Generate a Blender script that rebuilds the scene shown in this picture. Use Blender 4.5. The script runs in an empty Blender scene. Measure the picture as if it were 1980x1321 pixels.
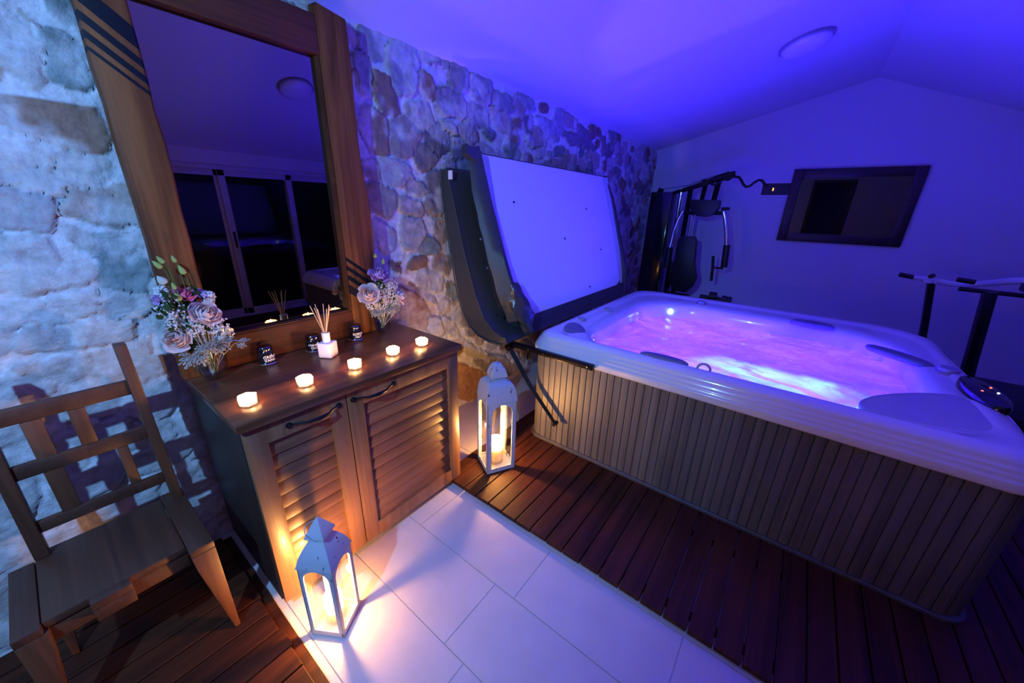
import bpy, bmesh, math, random
import numpy as np
from mathutils import Vector, Matrix, Euler
random.seed(7)
PI = math.pi
scn = bpy.context.scene
COL = scn.collection

# ---------------------------------------------------------------- camera, world, exposure, main lamps
RC = ((0.61114199, 0.25596189, -0.74899198), (-0.79104227, 0.23041717, -0.56670985), (0.02752449, 0.93882450, 0.34329428))
cam_d = bpy.data.cameras.new('camera'); cam = bpy.data.objects.new('camera', cam_d); COL.objects.link(cam)
cam_d.sensor_fit = 'HORIZONTAL'; cam_d.sensor_width = 36.0; cam_d.lens = 709.6 / 1980 * 36
cam_d.clip_start = 0.02; cam_d.clip_end = 60
M4 = Matrix(RC).to_4x4(); M4.translation = Vector((0, 0, 1.55)); cam.matrix_world = M4
scn.camera = cam
scn.view_settings.view_transform = 'Standard'; scn.view_settings.look = 'None'
scn.view_settings.exposure = 0.0; scn.view_settings.gamma = 1.0; scn.view_settings.use_curve_mapping = False
w = bpy.data.worlds.new('night'); scn.world = w; w.use_nodes = True
w.node_tree.nodes['Background'].inputs[0].default_value = (0.02, 0.03, 0.10, 1)
w.node_tree.nodes['Background'].inputs[1].default_value = 0.05

COOL_POS = (-0.85, 0.45, 2.05)
P_COOL, P_CANDLE, P_TEALIGHT = 195.0, 15.0, 1.6
TUB_LAMPS = [  # position, watts, colour : the coloured lamps under the water
    ((2.36, 0.70, 0.34), 64.0, (0.040, 0.008, 1.0)),
    ((2.98, 0.55, 0.33), 160.0, (0.040, 0.006, 1.0)),
    ((2.98, -0.15, 0.33), 120.0, (0.040, 0.006, 1.0)),
]
def lamp(name, kind, loc, power, color, radius=0.03, target=None, parent=None, **kw):
    d = bpy.data.lights.new(name, kind); d.energy = power; d.color = color
    d.shadow_soft_size = radius
    for k, v in kw.items(): setattr(d, k, v)
    o = bpy.data.objects.new(name, d); COL.objects.link(o)
    if parent: o.parent = parent
    o.location = loc
    if target:
        o.rotation_euler = (Vector(target) - Vector(loc)).to_track_quat('-Z', 'Y').to_euler()
    return o
lamp('cool_spot_light', 'SPOT', COOL_POS, P_COOL, (0.19, 0.455, 1.0), 0.025, (0.50, 1.70, 1.00), spot_size=math.radians(104), spot_blend=0.7)
for i, (p, e, c) in enumerate(TUB_LAMPS):
    lamp('underwater_light', 'POINT', p, e, c, 0.06)
for y in (0.24, 0.02, -0.22):      # cyan-white jets lamp beams aimed at the front side of the pool
    lamp('underwater_beam', 'SPOT', (2.66, y, 0.50), 30.0, (0.20, 0.55, 1.0), 0.04, (2.34, y - 0.04, 0.665), spot_size=math.radians(105), spot_blend=0.9)

# ---------------------------------------------------------------- helpers
def setm(o, mat):
    o.data.materials.clear()
    for m in (mat if isinstance(mat, (list, tuple)) else [mat]): o.data.materials.append(m)
def obj(name, bm, mat, parent=None, smooth=True, angle=38, label=None, loc=None, rotz=None):
    bmesh.ops.recalc_face_normals(bm, faces=bm.faces)
    me = bpy.data.meshes.new(name); bm.to_mesh(me); bm.free()
    if smooth:
        me.polygons.foreach_set('use_smooth', [True] * len(me.polygons))
        me.set_sharp_from_angle(angle=math.radians(angle))
    o = bpy.data.objects.new(name, me); COL.objects.link(o); setm(o, mat)
    if parent: o.parent = parent
    if loc: o.location = loc
    if rotz is not None: o.rotation_euler = (0, 0, rotz)
    if label: o['label'] = label
    return o
def tag(o, label, cat, group=None, kind=None):
    o['label'] = label; o['category'] = cat
    if group: o['group'] = group
    if kind: o['kind'] = kind
    return o
def thing(name, label, cat, loc=(0, 0, 0), rotz=0, group=None):
    o = bpy.data.objects.new(name, None); COL.objects.link(o); o.location = loc; o.rotation_euler = (0, 0, rotz)
    o.empty_display_size = 0.05
    return tag(o, label, cat, group)
def struct(name, bm, m, smooth=False, **k):
    o = obj(name, bm, m, smooth=smooth, **k); o['kind'] = 'structure'; return o
def dup(root, loc=None, rotz=None, label=None, group=None):
    r = root.copy(); COL.objects.link(r)
    if loc is not None: r.location = loc
    if rotz is not None: r.rotation_euler = (0, 0, rotz)
    if label: r['label'] = label
    if group: r['group'] = group
    for ch in list(root.children):
        c = ch.copy(); COL.objects.link(c); c.parent = r
        for g in list(ch.children):
            d = g.copy(); COL.objects.link(d); d.parent = c
    return r
def BM(): return bmesh.new()
def box(bm, c, s, rot=None, bevel=0.0, mi=0, seg=2):
    r = bmesh.ops.create_cube(bm, size=1.0)
    vs = r['verts']
    for v in vs: v.co = Vector((v.co.x * s[0], v.co.y * s[1], v.co.z * s[2]))
    fs = set(f for v in vs for f in v.link_faces)
    if bevel > 0:
        es = set(e for v in vs for e in v.link_edges)
        b = bmesh.ops.bevel(bm, geom=list(es), offset=bevel, segments=seg, profile=0.5, affect='EDGES')
        vs = set(b['verts']) | set(v for v in vs if v.is_valid); fs = set(f for v in vs for f in v.link_faces)
    m = (rot.to_matrix() if isinstance(rot, Euler) else rot) if rot is not None else None
    for v in vs:
        co = v.co
        if m is not None: co = m @ co
        v.co = co + Vector(c)
    for f in fs: f.material_index = mi
    return fs
def b2(bm, lo, hi, bevel=0.0, mi=0):
    return box(bm, [(a + b) / 2 for a, b in zip(lo, hi)], [b - a for a, b in zip(lo, hi)], None, bevel, mi)
def tube(bm, pts, rad, n=12, caps=True, mi=0, flat=1.0):
    """round (or flattened) tube along a path; rad number or list"""
    pts = [Vector(p) for p in pts]; N = len(pts)
    if not isinstance(rad, (list, tuple)): rad = [rad] * N
    t0 = (pts[1] - pts[0]).normalized()
    up = Vector((0, 0, 1)) if abs(t0.z) < 0.9 else Vector((0, 1, 0))
    nrm = (up - t0 * up.dot(t0)).normalized(); rings = []
    for i, p in enumerate(pts):
        t = (pts[min(i + 1, N - 1)] - pts[max(i - 1, 0)]).normalized()
        nrm = (nrm - t * nrm.dot(t)).normalized(); bi = t.cross(nrm)
        rings.append([bm.verts.new(p + rad[i] * (math.cos(a) * nrm + flat * math.sin(a) * bi)) for a in [2 * PI * k / n for k in range(n)]])
    fs = []
    for a, b in zip(rings, rings[1:]):
        for k in range(n): fs.append(bm.faces.new((a[k], a[(k + 1) % n], b[(k + 1) % n], b[k])))
    if caps: fs.append(bm.faces.new(rings[0][::-1])); fs.append(bm.faces.new(rings[-1]))
    for f in fs: f.material_index = mi
def lathe(bm, prof, c=(0, 0, 0), n=32, mi=0, closed=False):
    c = Vector(c); rings = []
    for r, z in prof:
        if r < 1e-6: rings.append([bm.verts.new(c + Vector((0, 0, z)))])
        else: rings.append([bm.verts.new(c + Vector((r * math.cos(2 * PI * k / n), r * math.sin(2 * PI * k / n), z))) for k in range(n)])
    if closed: rings.append(rings[0])
    for a, b in zip(rings, rings[1:]):
        for k in range(n):
            q = [a[k % len(a)], a[(k + 1) % n % len(a)], b[(k + 1) % n % len(b)], b[k % len(b)]]
            u = []
            for v in q:
                if v not in u: u.append(v)
            if len(u) > 2:
                try: f = bm.faces.new(u); f.material_index = mi
                except ValueError: pass
def prism(bm, poly, axis, a, b, mi=0, bevel=0):
    """extrude a 2-D polygon along axis between a and b"""
    def P(p, t):
        q = list(p); q.insert(axis, t); return Vector(q)
    A = [bm.verts.new(P(p, a)) for p in poly]; B = [bm.verts.new(P(p, b)) for p in poly]
    fs = [bm.faces.new(A), bm.faces.new(B[::-1])]
    n = len(poly)
    for i in range(n): fs.append(bm.faces.new((A[i], B[i], B[(i + 1) % n], A[(i + 1) % n])))
    for f in fs: f.material_index = mi
    if bevel > 0:
        bmesh.ops.recalc_face_normals(bm, faces=fs)
        bmesh.ops.bevel(bm, geom=list(set(e for f in fs for e in f.edges)), offset=bevel, segments=2, profile=0.5, affect='EDGES')
def loft(bm, rings, close=True, caps=(False, False), mi=0):
    R = [[bm.verts.new(p) for p in r] for r in rings]
    n = len(R[0])
    for a, b in zip(R, R[1:]):
        for k in range(n if close else n - 1):
            f = bm.faces.new((a[k], a[(k + 1) % n], b[(k + 1) % n], b[k])); f.material_index = mi
    if caps[0]: bm.faces.new(R[0][::-1])
    if caps[1]: bm.faces.new(R[-1])
    return R
def rrect(x0, x1, y0, y1, r, n=160):
    """rounded rectangle sampled at equal arc length from its start, ccw; r = (r at x1y1, x0y1, x0y0, x1y0) or number"""
    if not isinstance(r, (list, tuple)): r = [r] * 4
    pts = []
    cs = [((x1 - r[0], y1 - r[0]), 0, r[0]), ((x0 + r[1], y1 - r[1]), PI / 2, r[1]), ((x0 + r[2], y0 + r[2]), PI, r[2]), ((x1 - r[3], y0 + r[3]), 1.5 * PI, r[3])]
    m = n // 8
    out = []
    for i, ((cx, cy), a0, rr) in enumerate(cs):
        for k in range(m): a = a0 + PI / 2 * k / (m - 1); out.append((cx + rr * math.cos(a), cy + rr * math.sin(a)))
        nx = cs[(i + 1) % 4]; p = out[-1]; q = (nx[0][0] + nx[2] * math.cos(nx[1]), nx[0][1] + nx[2] * math.sin(nx[1]))
        for k in range(1, m + 1): t = k / (m + 1); out.append((p[0] + (q[0] - p[0]) * t, p[1] + (q[1] - p[1]) * t))
    return out

# ---------------------------------------------------------------- materials
def mat(name):
    m = bpy.data.materials.new(name); m.use_nodes = True; nt = m.node_tree
    return m, nt, nt.nodes['Principled BSDF']
def N(nt, t, **k):
    n = nt.nodes.new(t)
    for a, b in k.items(): setattr(n, a, b)
    return n
def plain(name, col, rough=0.5, metal=0.0, noise=0.0, nscale=20, bump=0.0, bscale=80, spec=0.5, coat=0.0, emis=None, estr=0.0, alt=None):
    m, nt, b = mat(name)
    b.inputs['Base Color'].default_value = (*col, 1); b.inputs['Roughness'].default_value = rough; b.inputs['Metallic'].default_value = metal
    b.inputs['Specular IOR Level'].default_value = spec; b.inputs['Coat Weight'].default_value = coat
    if emis: b.inputs['Emission Color'].default_value = (*emis, 1); b.inputs['Emission Strength'].default_value = estr
    tc = N(nt, 'ShaderNodeTexCoord')
    if noise > 0 or alt:
        no = N(nt, 'ShaderNodeTexNoise'); no.inputs['Scale'].default_value = nscale; no.inputs['Detail'].default_value = 5
        nt.links.new(tc.outputs['Object'], no.inputs['Vector'])
        r = N(nt, 'ShaderNodeValToRGB'); r.color_ramp.elements[0].position = 0.3; r.color_ramp.elements[1].position = 0.7
        c2 = alt if alt else [min(1, x * (1 + noise)) for x in col]; c1 = col if alt else [x * (1 - noise) for x in col]
        r.color_ramp.elements[0].color = (*c1, 1); r.color_ramp.elements[1].color = (*c2, 1)
        nt.links.new(no.outputs['Fac'], r.inputs['Fac']); nt.links.new(r.outputs['Color'], b.inputs['Base Color'])
    if bump > 0:
        no2 = N(nt, 'ShaderNodeTexNoise'); no2.inputs['Scale'].default_value = bscale; no2.inputs['Detail'].default_value = 4
        nt.links.new(tc.outputs['Object'], no2.inputs['Vector'])
        bp = N(nt, 'ShaderNodeBump'); bp.inputs['Strength'].default_value = bump; bp.inputs['Distance'].default_value = 0.005
        nt.links.new(no2.outputs['Fac'], bp.inputs['Height']); nt.links.new(bp.outputs['Normal'], b.inputs['Normal'])
    return m
def wood(name, c1, c2, axis='X', scale=1.0, rough=0.45, bump=0.15, c3=None, coat=0.0, spec=0.5):
    """grain stretched along axis"""
    m, nt, b = mat(name)
    tc = N(nt, 'ShaderNodeTexCoord'); mp = N(nt, 'ShaderNodeMapping')
    s = {'X': (1.2, 14, 14), 'Y': (14, 1.2, 14), 'Z': (14, 14, 1.2)}[axis]
    mp.inputs['Scale'].default_value = [x * scale for x in s]
    nt.links.new(tc.outputs['Object'], mp.inputs['Vector'])
    n1 = N(nt, 'ShaderNodeTexNoise'); n1.inputs['Scale'].default_value = 1.0; n1.inputs['Detail'].default_value = 6; n1.inputs['Distortion'].default_value = 0.9
    nt.links.new(mp.outputs['Vector'], n1.inputs['Vector'])
    mp2 = N(nt, 'ShaderNodeMapping'); mp2.inputs['Scale'].default_value = [x * scale * (1 if x < 5 else 9) for x in s]
    nt.links.new(tc.outputs['Object'], mp2.inputs['Vector'])
    n2 = N(nt, 'ShaderNodeTexNoise'); n2.inputs['Scale'].default_value = 1.0; n2.inputs['Detail'].default_value = 3
    nt.links.new(mp2.outputs['Vector'], n2.inputs['Vector'])
    ad = N(nt, 'ShaderNodeMix', data_type='FLOAT'); ad.inputs[0].default_value = 0.3
    nt.links.new(n1.outputs['Fac'], ad.inputs[2]); nt.links.new(n2.outputs['Fac'], ad.inputs[3])
    r = N(nt, 'ShaderNodeValToRGB'); e = r.color_ramp.elements
    e[0].position = 0.34; e[1].position = 0.66; e[0].color = (*c1, 1); e[1].color = (*c2, 1)
    if c3: x = e.new(0.5); x.color = (*c3, 1)
    nt.links.new(ad.outputs[0], r.inputs['Fac']); nt.links.new(r.outputs['Color'], b.inputs['Base Color'])
    b.inputs['Specular IOR Level'].default_value = spec; b.inputs['Roughness'].default_value = rough; b.inputs['Coat Weight'].default_value = coat; b.inputs['Coat Roughness'].default_value = 0.15
    bp = N(nt, 'ShaderNodeBump'); bp.inputs['Strength'].default_value = bump; bp.inputs['Distance'].default_value = 0.002
    nt.links.new(ad.outputs[0], bp.inputs['Height']); nt.links.new(bp.outputs['Normal'], b.inputs['Normal'])
    return m
def schlick(nt, ior, normal=None):
    """reflectance that is the same from both sides of a thin sheet"""
    lw = N(nt, 'ShaderNodeLayerWeight'); lw.inputs['Blend'].default_value = 0.5
    if normal: nt.links.new(normal, lw.inputs['Normal'])
    p = N(nt, 'ShaderNodeMath', operation='POWER'); p.inputs[1].default_value = 5.0; nt.links.new(lw.outputs['Facing'], p.inputs[0])
    f0 = ((ior - 1) / (ior + 1)) ** 2
    m = N(nt, 'ShaderNodeMath', operation='MULTIPLY_ADD'); m.inputs[1].default_value = 1 - f0; m.inputs[2].default_value = f0
    nt.links.new(p.outputs[0], m.inputs[0]); return m.outputs[0]
def thin_glass(name, tint=(1, 1, 1), frost=0.0, ior=1.5, rough=0.02, extra=0.0, frostcol=(1, 1, 1)):
    m, nt, b = mat(name); nt.nodes.remove(b); out = nt.nodes['Material Output']
    tr = N(nt, 'ShaderNodeBsdfTransparent'); tr.inputs[0].default_value = (*tint, 1)
    gl = N(nt, 'ShaderNodeBsdfGlossy'); gl.inputs['Roughness'].default_value = rough
    fr = schlick(nt, ior)
    ma = N(nt, 'ShaderNodeMath', operation='ADD', use_clamp=True); ma.inputs[1].default_value = extra
    nt.links.new(fr, ma.inputs[0])
    src = tr.outputs[0]
    if frost > 0:
        tl = N(nt, 'ShaderNodeBsdfTranslucent'); tl.inputs[0].default_value = (*frostcol, 1)
        df = N(nt, 'ShaderNodeBsdfDiffuse'); df.inputs[0].default_value = (*frostcol, 1)
        m2 = N(nt, 'ShaderNodeMixShader'); m2.inputs[0].default_value = 0.4
        nt.links.new(tl.outputs[0], m2.inputs[1]); nt.links.new(df.outputs[0], m2.inputs[2])
        m1 = N(nt, 'ShaderNodeMixShader'); m1.inputs[0].default_value = frost
        nt.links.new(tr.outputs[0], m1.inputs[1]); nt.links.new(m2.outputs[0], m1.inputs[2]); src = m1.outputs[0]
    mx = N(nt, 'ShaderNodeMixShader')
    nt.links.new(ma.outputs[0], mx.inputs[0]); nt.links.new(src, mx.inputs[1]); nt.links.new(gl.outputs[0], mx.inputs[2])
    nt.links.new(mx.outputs[0], out.inputs[0])
    return m
def emit(name, col, s, clear=False):
    m, nt, b = mat(name); nt.nodes.remove(b)
    e = N(nt, 'ShaderNodeEmission'); e.inputs[0].default_value = (*col, 1); e.inputs[1].default_value = s
    src = e.outputs[0]
    if clear:      # a flame gives light but casts no shadow
        tr = N(nt, 'ShaderNodeBsdfTransparent'); ad = N(nt, 'ShaderNodeAddShader'); nt.links.new(src, ad.inputs[0]); nt.links.new(tr.outputs[0], ad.inputs[1]); src = ad.outputs[0]
    nt.links.new(src, nt.nodes['Material Output'].inputs[0]); return m
def twoside(name, col, transl=0.35, rough=0.7, noise=0.0):
    """petal / leaf: diffuse with some light coming through"""
    m, nt, b = mat(name); nt.nodes.remove(b)
    d = N(nt, 'ShaderNodeBsdfDiffuse'); t = N(nt, 'ShaderNodeBsdfTranslucent'); mx = N(nt, 'ShaderNodeMixShader')
    d.inputs[0].default_value = (*col, 1); t.inputs[0].default_value = (*col, 1); mx.inputs[0].default_value = transl
    nt.links.new(d.outputs[0], mx.inputs[1]); nt.links.new(t.outputs[0], mx.inputs[2]); nt.links.new(mx.outputs[0], nt.nodes['Material Output'].inputs[0])
    return m
MT = {}
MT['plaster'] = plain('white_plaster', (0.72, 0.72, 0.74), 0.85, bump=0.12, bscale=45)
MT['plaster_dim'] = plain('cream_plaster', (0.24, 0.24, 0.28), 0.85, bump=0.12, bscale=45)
MT['counter'] = wood('dark_walnut_top', (0.058, 0.019, 0.008), (0.21, 0.068, 0.025), 'X', 1.0, 0.30, 0.1, coat=0.25)
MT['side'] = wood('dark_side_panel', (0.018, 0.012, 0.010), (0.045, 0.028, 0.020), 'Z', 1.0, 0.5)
MT['door_v'] = wood('door_wood_upright', (0.15, 0.065, 0.027), (0.33, 0.155, 0.066), 'Z', 0.9, 0.42, 0.2, coat=0.1)
MT['door_h'] = wood('door_wood_slat', (0.12, 0.048, 0.022), (0.28, 0.125, 0.058), 'X', 0.9, 0.42, 0.2, coat=0.1)
MT['chair'] = wood('chair_wood', (0.050, 0.018, 0.009), (0.115, 0.042, 0.019), 'Y', 0.8, 0.5, 0.15)
MT['chair_v'] = wood('chair_wood_upright', (0.070, 0.024, 0.010), (0.17, 0.062, 0.024), 'Z', 0.8, 0.5, 0.15)
MT['deck'] = wood('hardwood_deck', (0.020, 0.005, 0.002), (0.085, 0.022, 0.007), 'X', 0.8, 0.55, 0.25, spec=0.25)
MT['frame_h'] = wood('mirror_frame_rail_wood', (0.04, 0.011, 0.004), (0.15, 0.045, 0.014), 'X', 0.5, 0.5, 0.15, spec=0.2)
MT['tile'] = plain('pale_floor_tile', (0.57, 0.55, 0.55), 0.38, noise=0.04, nscale=9, bump=0.04, bscale=60)
MT['grout'] = plain('dark_grout', (0.05, 0.045, 0.045), 0.9)
MT['black'] = plain('black_vinyl', (0.012, 0.012, 0.014), 0.45, bump=0.25, bscale=120)
MT['vinyl'] = plain('charcoal_vinyl', (0.045, 0.047, 0.045), 0.42, bump=0.35, bscale=150)
MT['blackmetal'] = plain('black_metal', (0.012, 0.012, 0.015), 0.28, 0.6)
MT['iron'] = plain('black_iron', (0.02, 0.022, 0.028), 0.3, 0.7)
MT['chrome'] = plain('chrome', (0.75, 0.75, 0.78), 0.12, 1.0)
MT['acrylic'] = plain('white_acrylic_shell', (0.74, 0.74, 0.76), 0.16, coat=0.6)
MT['liner'] = plain('cover_lining', (0.75, 0.75, 0.77), 0.6, bump=0.1, bscale=8)
MT['grey_plastic'] = plain('grey_plastic', (0.30, 0.30, 0.34), 0.3)
MT['pillow'] = plain('grey_foam_headrest', (0.17, 0.16, 0.24), 0.45)
MT['panel'] = plain('glossy_black_panel', (0.008, 0.008, 0.010), 0.12)
MT['glass'] = thin_glass('clear_glass', (0.97, 0.98, 0.98))
MT['vase_glass'] = thin_glass('vase_glass', (0.90, 0.93, 0.92), extra=0.05)
MT['tea_glass'] = thin_glass('tealight_glass', (1, 0.98, 0.95), frost=0.62, extra=0.06, rough=0.08)
MT['hurricane'] = thin_glass('candle_tumbler_glass', (1, 0.97, 0.92), frost=0.22, extra=0.03, frostcol=(1, .93, .8))
MT['frost'] = plain('frosted_white_glass', (0.80, 0.74, 0.78), 0.35)
MT['white'] = plain('white_plastic', (0.8, 0.8, 0.8), 0.4)
MT['mirror'] = plain('mirror_glass', (0.24, 0.21, 0.19), 0.0, 1.0)
MT['mirror_far'] = plain('dim_mirror_glass', (0.20, 0.21, 0.28), 0.0, 1.0)
MT['wax'] = plain('ivory_wax', (0.85, 0.72, 0.52), 0.5)
MT['wax'].node_tree.nodes['Principled BSDF'].inputs['Subsurface Weight'].default_value = 0.0
MT['flame'] = emit('candle_flame', (1.0, 0.50, 0.16), 60, True)
MT['tea_flame'] = emit('tealight_flame', (1.0, 0.55, 0.20), 50, True)
MT['label'] = plain('white_print', (0.85, 0.82, 0.80), 0.6)
MT['jar'] = plain('black_glass_jar', (0.006, 0.006, 0.008), 0.08, coat=1.0)
MT['rim'] = plain('silver_rim', (0.75, 0.72, 0.68), 0.2, 1.0)
MT['reed'] = plain('pale_reed', (0.72, 0.48, 0.26), 0.7)
MT['green'] = twoside('bud_green', (0.42, 0.55, 0.16), 0.3)
MT['leaf'] = twoside('dark_leaf', (0.03, 0.075, 0.03), 0.25)
MT['stem'] = twoside('flower_stem', (0.10, 0.22, 0.05), 0.2)
MT['silverleaf'] = twoside('silver_leaf', (0.46, 0.49, 0.45), 0.2)
MT['gyp'] = twoside('baby_breath_white', (0.88, 0.88, 0.86), 0.3)
MT['rose_cream'] = twoside('rose_cream', (0.82, 0.66, 0.62), 0.3)
MT['rose_pink'] = twoside('rose_pink', (0.78, 0.22, 0.36), 0.3)
MT['rose_lilac'] = twoside('rose_lilac', (0.60, 0.36, 0.66), 0.3)
MT['lampglass'] = plain('opal_lamp_glass', (0.75, 0.75, 0.78), 0.25)
MT['alu'] = plain('white_aluminium', (0.62, 0.60, 0.62), 0.35)
MT['dark_frame'] = wood('dark_mirror_frame', (0.012, 0.006, 0.006), (0.05, 0.018, 0.014), 'Y', 1.0, 0.4)
MT['doorwood'] = wood('dark_door_casing', (0.015, 0.008, 0.006), (0.04, 0.02, 0.014), 'Z', 1.0, 0.5)

def stripes_wood(name, ranges, slope, x0):
    """upright grain with dark diagonal bands: band where z - slope*(x-x0) lies in a range"""
    m = wood(name, (0.055, 0.016, 0.004), (0.25, 0.088, 0.022), 'Z', 0.8, 0.55, 0.2, c3=(0.15, 0.048, 0.013), spec=0.15)
    nt = m.node_tree; b = nt.nodes['Principled BSDF']; src = b.inputs['Base Color'].links[0].from_socket
    tc = N(nt, 'ShaderNodeTexCoord'); sp = N(nt, 'ShaderNodeSeparateXYZ'); nt.links.new(tc.outputs['Object'], sp.inputs[0])
    a = N(nt, 'ShaderNodeMath', operation='MULTIPLY_ADD'); a.inputs[1].default_value = -slope; a.inputs[2].default_value = slope * x0
    nt.links.new(sp.outputs['X'], a.inputs[0])
    z = N(nt, 'ShaderNodeMath', operation='ADD'); nt.links.new(sp.outputs['Z'], z.inputs[0]); nt.links.new(a.outputs[0], z.inputs[1])
    tot = None
    for lo, hi in ranges:
        c = N(nt, 'ShaderNodeMath', operation='COMPARE'); c.inputs[1].default_value = (lo + hi) / 2; c.inputs[2].default_value = (hi - lo) / 2
        nt.links.new(z.outputs[0], c.inputs[0])
        if tot is None: tot = c.outputs[0]
        else:
            s = N(nt, 'ShaderNodeMath', operation='MAXIMUM'); nt.links.new(tot, s.inputs[0]); nt.links.new(c.outputs[0], s.inputs[1]); tot = s.outputs[0]
    mx = N(nt, 'ShaderNodeMix', data_type='RGBA'); mx.inputs[7].default_value = (0.006, 0.007, 0.012, 1)
    nt.links.new(tot, mx.inputs[0]); nt.links.new(src, mx.inputs[6]); nt.links.new(mx.outputs[2], b.inputs['Base Color'])
    return m
MT['post_l'] = stripes_wood('mirror_post_wood_striped_top', [(2.075, 2.135), (2.025, 2.051), (1.981, 2.004), (1.949, 1.962)], -0.80, 0.27)
MT['post_r'] = stripes_wood('mirror_post_wood_striped_foot', [(1.272, 1.292), (1.226, 1.25), (1.177, 1.203), (1.105, 1.152)], -0.78, 0.98)

def distressed(name, base=(0.46, 0.49, 0.54), chip=(0.05, 0.045, 0.05)):
    m, nt, b = mat(name)
    tc = N(nt, 'ShaderNodeTexCoord'); mp = N(nt, 'ShaderNodeMapping'); mp.inputs['Scale'].default_value = (1, 1, 0.35)
    nt.links.new(tc.outputs['Object'], mp.inputs[0])
    n1 = N(nt, 'ShaderNodeTexNoise'); n1.inputs['Scale'].default_value = 55; n1.inputs['Detail'].default_value = 6
    nt.links.new(mp.outputs[0], n1.inputs['Vector'])
    r = N(nt, 'ShaderNodeValToRGB'); e = r.color_ramp.elements; e[0].position = 0.325; e[1].position = 0.355; e[0].color = (*chip, 1); e[1].color = (*base, 1)
    nt.links.new(n1.outputs['Fac'], r.inputs['Fac']); nt.links.new(r.outputs['Color'], b.inputs['Base Color'])
    b.inputs['Roughness'].default_value = 0.45
    return m
MT['lantern'] = distressed('distressed_white_paint')

def stone_mat():
    m, nt, b = mat('rubble_stone')
    at = N(nt, 'ShaderNodeAttribute'); at.attribute_name = 'stone'
    tc = N(nt, 'ShaderNodeTexCoord')
    n1 = N(nt, 'ShaderNodeTexNoise'); n1.inputs['Scale'].default_value = 26; n1.inputs['Detail'].default_value = 8; n1.inputs['Roughness'].default_value = 0.65
    nt.links.new(tc.outputs['Object'], n1.inputs['Vector'])
    r = N(nt, 'ShaderNodeValToRGB'); e = r.color_ramp.elements; e[0].position = 0.25; e[1].position = 0.75; e[0].color = (0.55, 0.53, 0.50, 1); e[1].color = (1.25, 1.25, 1.25, 1)
    nt.links.new(n1.outputs['Fac'], r.inputs['Fac'])
    mx = N(nt, 'ShaderNodeMix', data_type='RGBA', blend_type='MULTIPLY'); mx.inputs[0].default_value = 0.85
    nt.links.new(at.outputs['Color'], mx.inputs[6]); nt.links.new(r.outputs['Color'], mx.inputs[7])
    # rusty patches on stone faces
    n2 = N(nt, 'ShaderNodeTexNoise'); n2.inputs['Scale'].default_value = 7; n2.inputs['Detail'].default_value = 5
    nt.links.new(tc.outputs['Object'], n2.inputs['Vector'])
    r2 = N(nt, 'ShaderNodeValToRGB'); e = r2.color_ramp.elements; e[0].position = 0.60; e[1].position = 0.72; e[0].color = (0, 0, 0, 1); e[1].color = (0.55, 0.55, 0.55, 1)
    nt.links.new(n2.outputs['Fac'], r2.inputs['Fac'])
    mu = N(nt, 'ShaderNodeMath', operation='MULTIPLY'); nt.links.new(r2.outputs['Color'], mu.inputs[0]); nt.links.new(at.outputs['Alpha'], mu.inputs[1])
    m3 = N(nt, 'ShaderNodeMix', data_type='RGBA'); m3.inputs[7].default_value = (0.33, 0.17, 0.09, 1)
    nt.links.new(mu.outputs[0], m3.inputs[0]); nt.links.new(mx.outputs[2], m3.inputs[6])
    nt.links.new(m3.outputs[2], b.inputs['Base Color'])
    b.inputs['Roughness'].default_value = 0.85
    n3 = N(nt, 'ShaderNodeTexNoise'); n3.inputs['Scale'].default_value = 90; n3.inputs['Detail'].default_value = 8
    nt.links.new(tc.outputs['Object'], n3.inputs['Vector'])
    bp = N(nt, 'ShaderNodeBump'); bp.inputs['Strength'].default_value = 0.55; bp.inputs['Distance'].default_value = 0.006
    nt.links.new(n3.outputs['Fac'], bp.inputs['Height']); nt.links.new(bp.outputs['Normal'], b.inputs['Normal'])
    return m
MT['stone'] = stone_mat()

def skirt_mat():
    m, nt, b = mat('tub_skirt_slats')
    tc = N(nt, 'ShaderNodeTexCoord'); mp = N(nt, 'ShaderNodeMapping'); mp.inputs['Scale'].default_value = (22, 22, 1.0)
    nt.links.new(tc.outputs['Object'], mp.inputs[0])
    n1 = N(nt, 'ShaderNodeTexNoise'); n1.inputs['Scale'].default_value = 1; n1.inputs['Detail'].default_value = 4
    nt.links.new(mp.outputs[0], n1.inputs['Vector'])
    r = N(nt, 'ShaderNodeValToRGB'); e = r.color_ramp.elements; e[0].position = 0.3; e[1].position = 0.7; e[0].color = (0.080, 0.075, 0.072, 1); e[1].color = (0.155, 0.145, 0.138, 1)
    nt.links.new(n1.outputs['Fac'], r.inputs['Fac']); nt.links.new(r.outputs['Color'], b.inputs['Base Color'])
    b.inputs['Roughness'].default_value = 0.5
    return m
MT['skirt'] = skirt_mat()

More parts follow.
